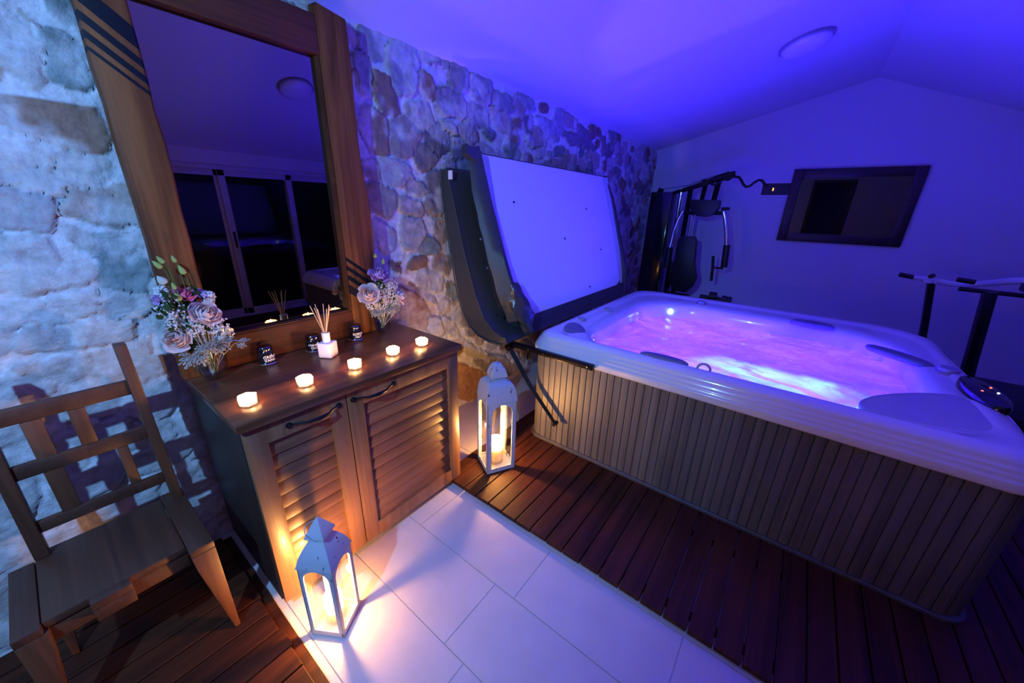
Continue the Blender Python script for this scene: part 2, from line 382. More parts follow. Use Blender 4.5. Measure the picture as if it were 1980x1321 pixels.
def water_mat():
    m, nt, b = mat('bubbling_water'); nt.nodes.remove(b); out = nt.nodes['Material Output']
    tc = N(nt, 'ShaderNodeTexCoord'); mp = N(nt, 'ShaderNodeMapping'); mp.inputs['Scale'].default_value = (1.6, 1.0, 1.0)
    nt.links.new(tc.outputs['Object'], mp.inputs[0])
    n1 = N(nt, 'ShaderNodeTexNoise'); n1.inputs['Scale'].default_value = 2.3; n1.inputs['Detail'].default_value = 9; n1.inputs['Roughness'].default_value = 0.62; n1.inputs['Distortion'].default_value = 1.3
    nt.links.new(mp.outputs[0], n1.inputs['Vector'])
    r = N(nt, 'ShaderNodeMapRange'); r.inputs[1].default_value = 0.38; r.inputs[2].default_value = 0.60; r.inputs[3].default_value = 0.08; r.inputs[4].default_value = 0.90
    nt.links.new(n1.outputs['Fac'], r.inputs[0])
    tr = N(nt, 'ShaderNodeBsdfTransparent'); tr.inputs[0].default_value = (0.85, 0.9, 1, 1)
    tl = N(nt, 'ShaderNodeBsdfTranslucent'); tl.inputs[0].default_value = (0.30, 0.34, 0.37, 1)
    df = N(nt, 'ShaderNodeBsdfDiffuse'); df.inputs[0].default_value = (0.85, 0.85, 0.9, 1)
    m0 = N(nt, 'ShaderNodeMixShader'); m0.inputs[0].default_value = 0.25; nt.links.new(tl.outputs[0], m0.inputs[1]); nt.links.new(df.outputs[0], m0.inputs[2])
    m1 = N(nt, 'ShaderNodeMixShader'); nt.links.new(r.outputs[0], m1.inputs[0]); nt.links.new(tr.outputs[0], m1.inputs[1]); nt.links.new(m0.outputs[0], m1.inputs[2])
    gl = N(nt, 'ShaderNodeBsdfGlossy'); gl.inputs['Roughness'].default_value = 0.08
    n2 = N(nt, 'ShaderNodeTexNoise'); n2.inputs['Scale'].default_value = 30; n2.inputs['Detail'].default_value = 5
    nt.links.new(tc.outputs['Object'], n2.inputs['Vector'])
    bp = N(nt, 'ShaderNodeBump'); bp.inputs['Strength'].default_value = 0.35; bp.inputs['Distance'].default_value = 0.01
    nt.links.new(n2.outputs['Fac'], bp.inputs['Height']); nt.links.new(bp.outputs[0], gl.inputs['Normal'])
    fr = schlick(nt, 1.33, bp.outputs[0])
    m2 = N(nt, 'ShaderNodeMixShader'); nt.links.new(fr, m2.inputs[0]); nt.links.new(m1.outputs[0], m2.inputs[1]); nt.links.new(gl.outputs[0], m2.inputs[2])
    nt.links.new(m2.outputs[0], out.inputs[0])
    return m
MT['water'] = water_mat()

# ================================================================ the room
X0, X1, YS, YF = -1.2, 5.8, 1.93, -2.25       # left wall, far wall, stone wall, front (window) wall
EAVE, RY, RZ, FE = 2.35, -0.22, 2.905, 2.10    # eave on the stone side, ridge, eave on the window side
# floor: pale 30 x 60 tiles over grout
bm = BM()
b2(bm, (X0, YF, -0.05), (X1, YS + 0.05, -0.004), mi=1)
xs = [0.289 + 0.2985 * k for k in range(-5, 20)]
for i, x in enumerate(xs):
    xa, xb = max(x, X0) + 0.002, min(x + 0.2985, X1) - 0.002
    if xb <= xa: continue
    off = 0.62 if i % 2 else 0.722
    if abs(x - 0.8860) < 0.01: off = 0.622
    y = off - 0.605 * 6
    while y < YS:
        ya, yb = max(y, YF) + 0.002, min(y + 0.605, YS + 0.05) - 0.002
        if yb > ya: b2(bm, (xa, ya, -0.02), (xb, yb, 0.0), mi=0)
        y += 0.605
struct('floor', bm, [MT['tile'], MT['grout']])
# wooden decks: boards parallel to the stone wall
def deck(name, xa, xb, ya, yb, ragged, jit):
    bm = BM(); y = yb
    rnd = random.Random(3)
    while y > ya:
        t = rnd.uniform(0, jit)
        a, c = (xa, xb + t) if ragged == 'R' else (xa + t, xb)
        b2(bm, (a, max(y - 0.087, ya), 0.008), (c, y, 0.03), bevel=0.002)
        y -= 0.093
    for x in np.arange(xa + 0.06, xb, 0.45): b2(bm, (x, ya, 0.0), (x + 0.04, yb - 0.002, 0.0085))
    return struct(name, bm, MT['deck'], smooth=False)
deck('wooden_deck_right', 1.196, 3.95, -2.2, 1.405, 'L', 0.004)
deck('wooden_deck_left', X0 + 0.01, 0.222, -2.2, 1.88, 'R', 0.012)

# stone wall: real relief, one colour per stone stored on the mesh
STONES = [
    (0.135, 1.944, 0.04, -0.027, 0.011, 0.075, 'l'), (0.181, 2.013, 0.017, -0.025, -0.01, 0.024, 't'), (0.229, 1.932, 0.043, -0.009, 0.015, 0.059, 'G'),
    (0.263, 2.071, 0.033, 0.005, -0.001, 0.034, 'G'), (0.148, 1.759, 0.13, -0.001, 0.022, 0.063, 'b'), (0.175, 1.631, 0.062, -0.01, 0.015, 0.059, 'l'),
    (0.026, 1.503, 0.064, -0.023, 0.017, 0.064, 'g'), (0.188, 1.51, 0.072, -0.016, 0.009, 0.052, 't'), (0.001, 1.373, 0.057, -0.012, 0.011, 0.042, 'l'),
    (0.203, 1.312, 0.059, -0.019, 0.012, 0.095, 'G'), (0.139, 1.397, 0.026, -0.019, 0.002, 0.03, 'l'), (0.068, 1.3, 0.062, 0.002, 0.009, 0.033, 'l'),
    (-0.049, 1.298, 0.062, -0.016, 0.009, 0.034, 'l'), (0.065, 1.2, 0.084, -0.002, 0.01, 0.038, 'l'), (-0.037, 1.193, 0.087, -0.005, 0.01, 0.039, 'l'),
    (0.184, 1.192, 0.063, -0.001, 0.006, 0.053, 'l'), (-0.126, 1.114, 0.025, -0.016, 0.014, 0.051, 'g'), (-0.04, 1.1, 0.06, -0.007, 0.01, 0.039, 'l'),
    (0.082, 1.096, 0.092, -0.002, 0.006, 0.049, 'l'), (-0.025, 0.982, 0.092, -0.001, 0.011, 0.041, 'l'), (0.115, 0.987, 0.089, 0.016, 0.005, 0.05, 'l'),
    (-0.127, 0.933, 0.077, -0.001, 0.014, 0.051, 'l'), (0.153, 0.91, 0.095, 0.013, 0.001, 0.054, 'l'), (0.168, 0.779, 0.074, 0.005, 0.005, 0.075, 'l'),
    (-0.169, 0.816, 0.065, -0.002, 0.016, 0.061, 'l'), (0.269, 0.633, 0.025, -0.039, 0.011, 0.085, 'l'), (-0.245, 0.591, 0.046, -0.011, 0.027, 0.11, 'l'),
    (-0.296, 0.404, 0.042, 0.011, 0.026, 0.117, 'l'), (-0.339, 0.224, 0.037, 0.012, 0.028, 0.122, 'l'), (0.933, 2.296, 0.063, 0.003, -0.022, 0.043, 'G'),
    (1.329, 2.314, 0.084, -0.023, 0.044, 0.085, 'g'), (1.251, 2.157, 0.058, 0.01, -0.008, 0.093, 'g'), (1.502, 2.245, 0.114, 0.034, -0.009, 0.125, 'g'),
    (1.371, 2.091, 0.096, -0.016, -0.017, 0.096, 'b'), (1.277, 1.904, 0.092, 0.009, -0.014, 0.112, 'b'), (1.479, 1.907, 0.122, 0.004, 0.027, 0.112, 't'),
    (1.598, 2.035, 0.097, 0.007, -0.02, 0.08, 't'), (1.663, 2.201, 0.05, 0.001, -0.018, 0.073, 'b'), (1.851, 2.144, 0.142, 0.008, -0.023, 0.077, 'g'),
    (1.737, 2.352, 0.105, -0.002, -0.013, 0.04, 'g'), (1.922, 2.293, 0.092, 0.019, -0.02, 0.08, 'g'), (2.132, 2.288, 0.1, 0.001, 0.01, 0.097, 'g'),
    (2.091, 2.123, 0.105, -0.009, 0.0, 0.069, 'g'), (2.357, 2.26, 0.115, 0.0, -0.019, 0.052, 'g'), (2.331, 2.14, 0.122, -0.016, -0.008, 0.075, 't'),
    (2.645, 2.311, 0.112, 0.005, -0.044, 0.048, 'g'), (1.837, 2.007, 0.063, -0.016, -0.033, 0.043, 'G'), (1.73, 1.928, 0.038, -0.081, 0.105, 0.038, 'd'),
    (1.614, 1.821, 0.04, -0.058, 0.072, 0.059, 'd'), (1.244, 1.724, 0.059, -0.01, -0.014, 0.058, 't'), (1.396, 1.719, 0.115, -0.002, -0.013, 0.075, 'l'),
    (1.528, 1.65, 0.078, -0.01, 0.004, 0.051, 'l'), (1.287, 1.571, 0.09, -0.014, 0.007, 0.09, 't'), (1.492, 1.533, 0.101, -0.017, 0.005, 0.058, 't'),
    (1.705, 1.618, 0.098, -0.002, 0.008, 0.142, 'd'), (1.295, 1.37, 0.071, -0.03, 0.009, 0.085, 'l'), (1.49, 1.374, 0.1, -0.013, 0.008, 0.094, 'l'),
    (1.733, 1.389, 0.079, -0.009, 0.004, 0.078, 't'), (1.722, 1.176, 0.091, -0.016, 0.003, 0.069, 't'), (1.615, 1.073, 0.114, -0.037, 0.005, 0.075, 'l'),
    (1.461, 0.899, 0.16, -0.114, -0.037, 0.143, 'b'), (1.361, 1.201, 0.036, -0.019, -0.011, 0.041, 'b'), (1.8, 0.973, 0.045, -0.026, -0.012, 0.069, 'G'),
    (1.619, 0.748, 0.095, -0.046, -0.009, 0.077, 'l'), (1.784, 0.688, 0.084, -0.054, -0.017, 0.08, 'l'), (1.552, 0.988, 0.109, -0.073, -0.018, 0.055, 't'),
    (1.954, 0.176, 0.281, -0.158, -0.066, 0.207, 'o'), (2.296, 0.235, 0.254, -0.138, -0.016, 0.119, 'g'), (2.05, 0.432, 0.162, -0.096, -0.03, 0.076, 'l'),
    (2.439, -0.107, 0.255, -0.133, -0.028, 0.146, 'o'), (3.488, 2.163, 0.359, -0.012, -0.07, 0.05, 'd'), (2.955, 2.175, 0.169, -0.005, -0.04, 0.069, 'g'),
    (3.286, 2.3, 0.197, -0.009, -0.047, 0.06, 't'), (3.582, 2.22, 0.136, -0.017, -0.048, 0.08, 'd'),
]

def lattice(seed, nx, nz):
    return np.random.RandomState(seed).rand(nx, nz)
def vnoise(x, z, f, seed):
    L = lattice(seed, 257, 257); u = x * f + 500; v = z * f + 500
    iu = np.floor(u).astype(int); iv = np.floor(v).astype(int); fu = u - iu; fv = v - iv
    fu = fu * fu * (3 - 2 * fu); fv = fv * fv * (3 - 2 * fv)
    a = L[iu % 256, iv % 256]; b = L[(iu + 1) % 256, iv % 256]; c = L[iu % 256, (iv + 1) % 256]; d = L[(iu + 1) % 256, (iv + 1) % 256]
    return (a * (1 - fu) + b * fu) * (1 - fv) + (c * (1 - fu) + d * fu) * fv - 0.5
def fbm(x, z, f, seed, o=4):
    return sum(vnoise(x, z, f * 2 ** i, seed + i) * 0.5 ** i for i in range(o))
KIND = {'l': (0.55, 0.54, 0.52), 'g': (0.36, 0.36, 0.37), 't': (0.46, 0.39, 0.34), 'b': (0.31, 0.19, 0.13), 'G': (0.24, 0.30, 0.29), 'd': (0.24, 0.22, 0.22), 'o': (0.46, 0.27, 0.13)}
def stone_wall():
    rs = np.random.RandomState(11)
    st = list(STONES)
    cen = [(s[0], s[1]) for s in st]
    def inside(x, z):
        for s in st[:len(STONES)]:
            a = np.array([[s[2], s[4]], [s[3], s[5]]]); 
            q = np.linalg.solve(a, [x - s[0], z - s[1]])
            if q @ q < 1.9: return True
        return False
    tries = 0
    while tries < 9000:
        tries += 1
        x, z = rs.uniform(X0, X1), rs.uniform(0.02, 2.32)
        w = rs.uniform(0.06, 0.12); h = w * rs.uniform(0.5, 0.95)
        if any((x - c[0]) ** 2 + ((z - c[1]) * 1.25) ** 2 < (w * 0.95 + 0.045) ** 2 for c in cen): continue
        if inside(x, z): continue
        an = rs.uniform(-0.7, 0.7) if x > 1.1 else rs.uniform(-0.2, 0.2)
        k = rs.choice(list('lgttbGdl')) if x > 1.1 else rs.choice(list('llltgl'))
        st.append((x, z, w * math.cos(an), w * math.sin(an), -h * math.sin(an), h * math.cos(an), k)); cen.append((x, z))
    gx = np.concatenate([np.arange(X0, -0.3, 0.02), np.arange(-0.3, 2.1, 0.0085), np.arange(2.1, X1, 0.014), [X1]])
    gz = np.concatenate([np.arange(0, 2.35, 0.0095), [2.36]])
    X, Z = np.meshgrid(gx, gz, indexing='ij'); x = X.ravel(); z = Z.ravel()
    wx = x + 0.034 * fbm(x, z, 9, 1) + 0.008 * fbm(x, z, 40, 9, 2); wz = z + 0.030 * fbm(x, z, 9, 5) + 0.008 * fbm(x, z, 40, 19, 2)
    d1 = np.full(x.shape, 9.0); d2 = d1.copy(); idx = np.zeros(x.shape, int)
    for i, s in enumerate(st):
        a = np.array([[s[2], s[4]], [s[3], s[5]]]); ai = np.linalg.inv(a)
        rad = 1.7 * max(abs(s[2]) + abs(s[4]), abs(s[3]) + abs(s[5]))
        mk = np.where((np.abs(wx - s[0]) < rad) & (np.abs(wz - s[1]) < rad))[0]
        p = ai[0, 0] * (wx[mk] - s[0]) + ai[0, 1] * (wz[mk] - s[1]); q = ai[1, 0] * (wx[mk] - s[0]) + ai[1, 1] * (wz[mk] - s[1])
        d = (np.abs(p) ** 3.2 + np.abs(q) ** 3.2) ** (1 / 3.2)
        nw = d < d1[mk]
        m1 = mk[nw]; d2[m1] = d1[m1]; d1[m1] = d[nw]; idx[m1] = i
        m2 = mk[~nw]; d2[m2] = np.minimum(d2[m2], d[~nw])
    edge = np.minimum((1.13 - 0.10 * np.clip((x - 0.9) * 4, 0, 1) - d1) / 0.085, (d2 - d1) / 0.085)
    sm = np.clip(edge, 0, 1); sm = sm * sm * (3 - 2 * sm)
    rr = rs.rand(len(st)); tilt = (rs.rand(len(st), 2) - 0.5) * 0.10
    cx = np.array([s[0] for s in st])[idx]; cz = np.array([s[1] for s in st])[idx]
    near = np.clip((1.0 - x) / 0.4, 0, 1)
    h = sm * (1 - 0.25 * near) * (0.007 + 0.013 * rr[idx] + tilt[idx, 0] * (x - cx) + tilt[idx, 1] * (z - cz)) + sm * 0.013 * fbm(x, z, 14, 31, 5) + 0.005 * fbm(x, z, 30, 41, 3)
    h += 0.014 * fbm(x, z, 2.2, 77, 3)
    crack = np.abs(fbm(x, z, 6, 51, 4)); h -= sm * 0.008 * np.clip(1 - crack / 0.018, 0, 1)
    grv = np.exp(-((edge - 0.15) / 0.35) ** 2) * np.clip(fbm(x, z, 4, 71, 3) * 3 + 0.15, 0, 1); h -= 0.011 * grv
    y = YS - h
    nX, nZ = X.shape
    me = bpy.data.meshes.new('wall_stone')
    vi = np.arange(nX * nZ).reshape(nX, nZ)
    quads = np.stack([vi[:-1, :-1], vi[1:, :-1], vi[1:, 1:], vi[:-1, 1:]], -1).reshape(-1, 4)
    me.from_pydata(np.stack([x, y, z], -1).tolist(), [], quads.tolist()); me.update()
    me.polygons.foreach_set('use_smooth', [True] * len(me.polygons))
    kc = np.array([KIND[s[6]] for s in st]) * (0.85 + 0.3 * rs.rand(len(st), 1))
    mort = np.array([0.66, 0.66, 0.66])
    kc = kc
    mix = np.clip(edge * 2.2, 0, 1)[:, None]
    smear = np.clip((fbm(x, z, 5, 61, 4) - 0.10 + 0.055 * near) * 4, 0, 0.62)[:, None]     # mortar smeared over faces
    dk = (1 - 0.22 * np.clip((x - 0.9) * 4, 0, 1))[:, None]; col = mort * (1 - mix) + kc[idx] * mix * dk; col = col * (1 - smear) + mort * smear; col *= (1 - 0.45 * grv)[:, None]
    rust = (mix[:, 0] * (1 - smear[:, 0])) * np.where(np.isin(np.array([s[6] for s in st])[idx], ['l', 'g', 'G']), 0.45, 1.0)
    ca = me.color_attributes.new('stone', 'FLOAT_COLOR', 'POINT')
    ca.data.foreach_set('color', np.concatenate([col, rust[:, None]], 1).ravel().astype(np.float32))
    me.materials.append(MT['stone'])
    o = bpy.data.objects.new('wall_stone', me); COL.objects.link(o); o['kind'] = 'structure'
    return o
stone_wall()
# far gable wall, left wall (doorway), front wall (sliding door)
def gable(xx, t):
    return [(YS + 0.08, 0.0), (YS + 0.08, EAVE), (RY, RZ + 0.01), (YF, FE), (YF, 0.0)]
bm = BM(); prism(bm, [(y, z) for y, z in gable(0, 0)], 0, X1, X1 + 0.1); struct('wall_right', bm, MT['plaster'])
bm = BM()
D0, D1, DZ = -0.62, 0.07, 1.97
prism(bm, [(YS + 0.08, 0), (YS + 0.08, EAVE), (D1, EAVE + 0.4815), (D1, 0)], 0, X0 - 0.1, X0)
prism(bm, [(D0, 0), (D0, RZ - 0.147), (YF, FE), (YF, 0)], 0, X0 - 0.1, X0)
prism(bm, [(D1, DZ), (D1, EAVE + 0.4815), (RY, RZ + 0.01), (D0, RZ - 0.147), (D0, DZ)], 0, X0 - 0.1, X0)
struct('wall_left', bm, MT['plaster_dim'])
bm = BM()
for lo, hi in (((D0 - 0.07, 0), (D0, DZ + 0.07)), ((D1, 0), (D1 + 0.07, DZ + 0.07)), ((D0, DZ), (D1, DZ + 0.07))):
    b2(bm, (X0 - 0.11, lo[0], lo[1]), (X0 + 0.02, hi[0], hi[1]), bevel=0.004)
struct('trim_1', bm, MT['doorwood'])
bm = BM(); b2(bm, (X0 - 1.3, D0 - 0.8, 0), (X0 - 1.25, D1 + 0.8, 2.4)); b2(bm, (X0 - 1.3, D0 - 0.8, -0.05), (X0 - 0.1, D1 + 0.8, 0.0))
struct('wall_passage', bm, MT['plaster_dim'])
# front wall with sliding glass door
DX0, DX1, DH = 0.70, 3.45, 1.94
bm = BM(); b2(bm, (X0, YF - 0.15, 0), (DX0, YF, FE + 0.02)); b2(bm, (DX1, YF - 0.15, 0), (X1, YF, FE + 0.02)); b2(bm, (DX0, YF - 0.15, DH), (DX1, YF, FE + 0.02))
struct('wall_front', bm, MT['plaster'])
dd = bpy.data.objects.new('door_1', None); COL.objects.link(dd); dd.location = (0, YF, 0); dd['kind'] = 'structure'
bm = BM()
for a, b_ in (((DX0, 0.0), (DX0 + 0.05, DH)), ((DX1 - 0.05, 0.0), (DX1, DH)), ((DX0, DH - 0.05), (DX1, DH)), ((DX0, 0.0), (DX1, 0.05))):
    b2(bm, (a[0], -0.10, a[1]), (b_[0], 0.02, b_[1]), bevel=0.003)
obj('door_frame', bm, MT['alu'], dd)
for k, (pa, pb, yy) in enumerate(((0.75, 1.74, -0.07), (1.70, 2.56, -0.03), (2.48, 3.40, -0.07))):
    bm = BM()
    for lo, hi in (((pa, 0.05), (pa + 0.075, DH - 0.05)), ((pb - 0.075, 0.05), (pb, DH - 0.05)), ((pa, DH - 0.12), (pb, DH - 0.05)), ((pa, 0.05), (pb, 0.13))):
        b2(bm, (lo[0], yy, lo[1]), (hi[0], yy + 0.035, hi[1]), bevel=0.003)
    f = obj('sliding_panel', bm, MT['alu'], dd)
    bm = BM(); b2(bm, (pa + 0.07, yy + 0.012, 0.12), (pb - 0.07, yy + 0.018, DH - 0.11)); obj('glass_pane', bm, MT['glass'], f)
    if k == 1: bm = BM(); b2(bm, (pa + 0.025, yy + 0.035, 0.95), (pa + 0.05, yy + 0.055, 1.15), bevel=0.004); obj('pull_handle', bm, MT['black'], f)
# ceiling: two sloping planes meeting at the ridge
bm = BM()
prism(bm, [(YS + 0.08, EAVE - 0.016), (RY, RZ), (YF - 0.15, FE - 0.055), (YF - 0.15, FE + 0.1), (RY, RZ + 0.12), (YS + 0.08, EAVE + 0.12)], 0, X0 - 0.1, X1 + 0.1)
struct('ceiling', bm, MT['plaster'])

# ceiling lamps: opal bowl with a rim
def ceiling_lamp(x, y, slope_side, label, group='round ceiling lamps'):
    if slope_side > 0: s = (RZ - (EAVE - 0.016)) / (YS + 0.08 - RY); z = RZ - s * (y - RY); ang = -math.atan(s)
    else: s = (RZ - (FE - 0.055)) / (RY - YF + 0.15); z = RZ - s * (RY - y); ang = math.atan(s)
    t = thing('ceiling_lamp', label, 'lamp', (x, y, z), 0, group); t.rotation_euler = (ang, 0, 0)
    bm = BM(); lathe(bm, [(0, -0.001), (0.165, -0.001), (0.168, -0.02), (0.160, -0.028), (0.150, -0.02), (0, -0.02)]); obj('lamp_base', bm, MT['grey_plastic'], t)
    bm = BM(); lathe(bm, [(0.155 * math.cos(a), -0.02 - 0.065 * math.sin(a)) for a in [PI / 2 * k / 10 for k in range(10)]] + [(0, -0.085)]); obj('lamp_bowl', bm, MT['lampglass'], t)
ceiling_lamp(3.93, 0.33, 1, 'unlit round opal bowl lamp on the sloping ceiling above the hot tub')
ceiling_lamp(2.15, -0.85, -1, 'unlit round opal bowl lamp seen reflected in the large leaning mirror')

# cool white lamp on the left wall: the source of the blue-white light on the stones
t = thing('wall_lamp', 'small cool white spotlight on a bracket arm fixed to the left wall', 'lamp', (X0, 0.45, 2.05))
bm = BM(); b2(bm, (0.0, -0.04, -0.06), (0.02, 0.04, 0.06), bevel=0.004); tube(bm, [(0.015, 0, 0), (0.24, 0, 0.06)], 0.009); obj('bracket', bm, MT['blackmetal'], t)
bm = BM()
dv = (Vector((0.50, 1.70, 1.00)) - Vector(COOL_POS)).normalized(); cc = Vector((0.35, 0, 0))
tube(bm, [cc - dv * 0.13, cc - dv * 0.06, cc - dv * 0.028], [0.03, 0.045, 0.05], n=20); obj('lamp_head', bm, MT['blackmetal'], t)
bm = BM(); tube(bm, [cc - dv * 0.0275, cc - dv * 0.0265], [0.043, 0.043], n=20); obj('lamp_lens', bm, emit('cool_lens', (0.30, 0.55, 1.0), 8), t)

# ================================================================ dark mirror, breaker box on the far wall
t = thing('wall_mirror', 'wide mirror in a dark wooden frame hung on the far white wall', 'mirror', (X1, -0.275, 1.66))
bm = BM(); w_, h_, fw = 0.555, 0.40, 0.095
for lo, hi in (((-w_, -h_), (-w_ + fw, h_)), ((w_ - fw, -h_), (w_, h_)), ((-w_ + fw, -h_), (w_ - fw, -h_ + fw)), ((-w_ + fw, h_ - fw), (w_ - fw, h_))):
    b2(bm, (-0.035, lo[0], lo[1]), (-0.002, hi[0], hi[1]), bevel=0.006)
obj('mirror_frame', bm, MT['dark_frame'], t)
bm = BM(); b2(bm, (-0.018, -w_ + fw - 0.005, -h_ + fw - 0.005), (-0.014, w_ - fw + 0.005, h_ - fw + 0.005)); obj('mirror_glass', bm, MT['mirror_far'], t)
t.rotation_euler = (0, math.radians(-1.5), 0); t.location = (X1 - 0.012, -0.275, 1.66)
t = thing('breaker_box', 'small dark fuse panel with one amber light, beside the far wall mirror', 'fuse box', (X1, 0.41, 1.845))
bm = BM()
for lo, hi in (((-0.17, -0.085), (0.17, -0.067)), ((-0.17, 0.067), (0.17, 0.085)), ((-0.17, -0.067), (-0.152, 0.067)), ((0.152, -0.067), (0.17, 0.067))): b2(bm, (-0.02, lo[0], lo[1]), (-0.001, hi[0], hi[1]))
obj('surround', bm, MT['white'], t)
bm = BM(); b2(bm, (-0.012, -0.153, -0.068), (-0.001, 0.153, 0.068)); obj('cover_plate', bm, MT['black'], t)
bm = BM(); b2(bm, (-0.017, 0.030, -0.018), (-0.0125, 0.042, 0.016)); obj('indicator_light', bm, emit('amber_light', (1.0, 0.35, 0.08), 3.0), t)

# ================================================================ cabinet
CT = 0.877     # top of the counter
def cabinet():
    t = thing('louvred_cabinet', 'dark-topped wooden cabinet with two louvred doors against the stone wall', 'cabinet', (0.765, 1.60, 0))
    ox, oy = 0.765, 1.60
    def B(bm, lo, hi, **k): b2(bm, (lo[0] - ox, lo[1] - oy, lo[2]), (hi[0] - ox, hi[1] - oy, hi[2]), **k)
    bm = BM(); B(bm, (0.262, 1.278, 0.845), (1.262, 1.885, CT), bevel=0.003); obj('worktop', bm, MT['counter'], t)
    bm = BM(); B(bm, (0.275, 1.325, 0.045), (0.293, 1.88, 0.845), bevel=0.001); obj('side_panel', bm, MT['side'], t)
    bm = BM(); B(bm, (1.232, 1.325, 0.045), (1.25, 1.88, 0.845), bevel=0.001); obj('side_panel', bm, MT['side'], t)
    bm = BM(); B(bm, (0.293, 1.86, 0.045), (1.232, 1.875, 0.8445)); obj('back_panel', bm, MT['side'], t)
    bm = BM(); B(bm, (0.293, 1.33, 0.045), (1.232, 1.86, 0.063)); obj('bottom_panel', bm, MT['side'], t)
    for x in (0.32, 1.205):
        for y in (1.37, 1.83):
            bm = BM(); lathe(bm, [(0, 0.002), (0.026, 0.002), (0.026, 0.012), (0.017, 0.02), (0.017, 0.046), (0, 0.046)], (x - ox, y - oy, 0), 20); obj('foot', bm, MT['blackmetal'], t)
    for (xa, xb, za, zb, hx) in ((0.279, 0.632, 0.047, 0.838, (0.416, 0.600)), (0.637, 1.246, 0.047, 0.838, (0.660, 0.851))):
        y0, y1 = 1.298, 1.322; sw = 0.066; sb = 0.075; tb = 0.075
        bm = BM()
        B(bm, (xa, y0, za), (xa + sw, y1, zb), bevel=0.002, mi=0); B(bm, (xb - sw, y0, za), (xb, y1, zb), bevel=0.002, mi=0)
        B(bm, (xa + sw, y0 + 0.001, za), (xb - sw, y1, za + sb), bevel=0.001, mi=1); B(bm, (xa + sw, y0 + 0.001, zb - tb), (xb - sw, y1, zb), bevel=0.001, mi=1)
        d = obj('louvred_door', bm, [MT['door_v'], MT['door_h']], t)
        bm = BM(); n = 11; z0, z1 = za + sb, zb - tb; p = (z1 - z0) / n
        for k in range(n):
            z = z0 + (k + 0.5) * p
            box(bm, ((xa + xb) / 2 - ox, 1.3165 - oy, z), (xb - xa - 2 * sw + 0.006, 0.0075, p * 1.10), Euler((math.radians(-7), 0, 0)), bevel=0.0015)
        obj('louvre_slats', bm, MT['door_h'], d)
        bm = BM(); ha, hb = hx[0] - ox, hx[1] - ox; hy = y0 - oy; hz = 0.80
        pts = [(ha + 0.01, hy - 0.004, hz), (ha + 0.032, hy - 0.012, hz), (ha + 0.055, hy - 0.030, hz), (ha + 0.09, hy - 0.036, hz), (hb - 0.09, hy - 0.036, hz), (hb - 0.055, hy - 0.030, hz), (hb - 0.032, hy - 0.012, hz), (hb - 0.01, hy - 0.004, hz)]
        tube(bm, pts, [0.0055, 0.005, 0.006, 0.0085, 0.0085, 0.006, 0.005, 0.0055], n=10, flat=0.8)
        for hxx in (ha, hb):
            r = [(0.0, 0.004)]
            tube(bm, [(hxx, hy + 0.0, hz), (hxx, hy - 0.006, hz)], [0.012, 0.010], n=14); tube(bm, [(hxx, hy - 0.006, hz), (hxx, hy - 0.009, hz)], [0.005, 0.003], n=10)
        obj('pull_handle', bm, MT['iron'], d)
cabinet()

# ================================================================ large mirror standing on the cabinet
def big_mirror():
    ox, oy, oz = 0.70, 1.84, CT
    t = thing('leaning_mirror', 'large mirror in a rustic brown wooden frame with black stripes, standing on the cabinet', 'mirror', (ox, oy, oz))
    ya, yb = 1.800, 1.855
    def post(name, xl, xr, ztop, m, k):
        bm = BM(); rs = random.Random(k); n = 14; rings = []
        z0 = CT + 0.001
        for i in range(n + 1):
            z = z0 + (ztop - z0) * i / n; a = xl(z); b = xr(z)
            w1, w2 = rs.uniform(-.002, .002), rs.uniform(-.003, .003)
            tz = 0.012 if i == n else 0
            rings.append([(a + w1, ya + 0.004, z - tz), (a + w1 + 0.006, ya, z), (b + w2 - 0.006, ya, z - tz * 1.5), (b + w2, ya + 0.006, z - tz * 2), (b + w2, yb, z - tz * 2), (a + w1, yb, z)])
        loft(bm, rings, caps=(True, True))
        # object space = world space for the stripe material, so shift by an offset object
        o = obj(name, bm, m, None); o.parent = t; o.matrix_parent_inverse = Matrix.Translation((-ox, -oy, -oz)); return o
    post('frame_upright', lambda z: 0.268 - (0.012 if z < 1.0 else 0) , lambda z: 0.388 - 0.012 * max(0, (1.4 - z)), 2.345, MT['post_l'], 1)
    post('frame_upright', lambda z: 0.980, lambda z: 1.118 + 0.03 * max(0, min(1, (1.75 - z) / .3)) - 0.030 * max(0, min(1, (1.35 - z) / .25)) + 0.03 * max(0, min(1, (1.1 - z) / .2)), 2.315, MT['post_r'], 2)
    bm = BM(); b2(bm, (0.385 - ox, ya + 0.006 - oy, 2.135 - oz), (0.985 - ox, yb - oy, 2.275 - oz), bevel=0.004); obj('frame_rail', bm, MT['frame_h'], t)
    bm = BM(); b2(bm, (0.380 - ox, ya + 0.006 - oy, 0.001), (0.985 - ox, yb - oy, 1.012 - oz), bevel=0.004); obj('frame_rail', bm, MT['frame_h'], t)
    bm = BM(); b2(bm, (0.375 - ox, yb - 0.012 - oy, 1.005 - oz), (0.985 - ox, yb - 0.008 - oy, 2.14 - oz)); obj('mirror_glass', bm, MT['mirror'], t)
    bm = BM()
    for lo, hi in (((0.970, 1.014), (0.979, 2.134)),): b2(bm, (lo[0] - ox, ya + 0.010 - oy, lo[1] - oz), (hi[0] - ox, yb - 0.012 - oy, hi[1] - oz))
    b2(bm, (0.392 - ox, ya + 0.012 - oy, 1.0125 - oz), (0.97 - ox, yb - 0.0125 - oy, 1.018 - oz))
    obj('inner_bead', bm, MT['frame_h'], t)
big_mirror()

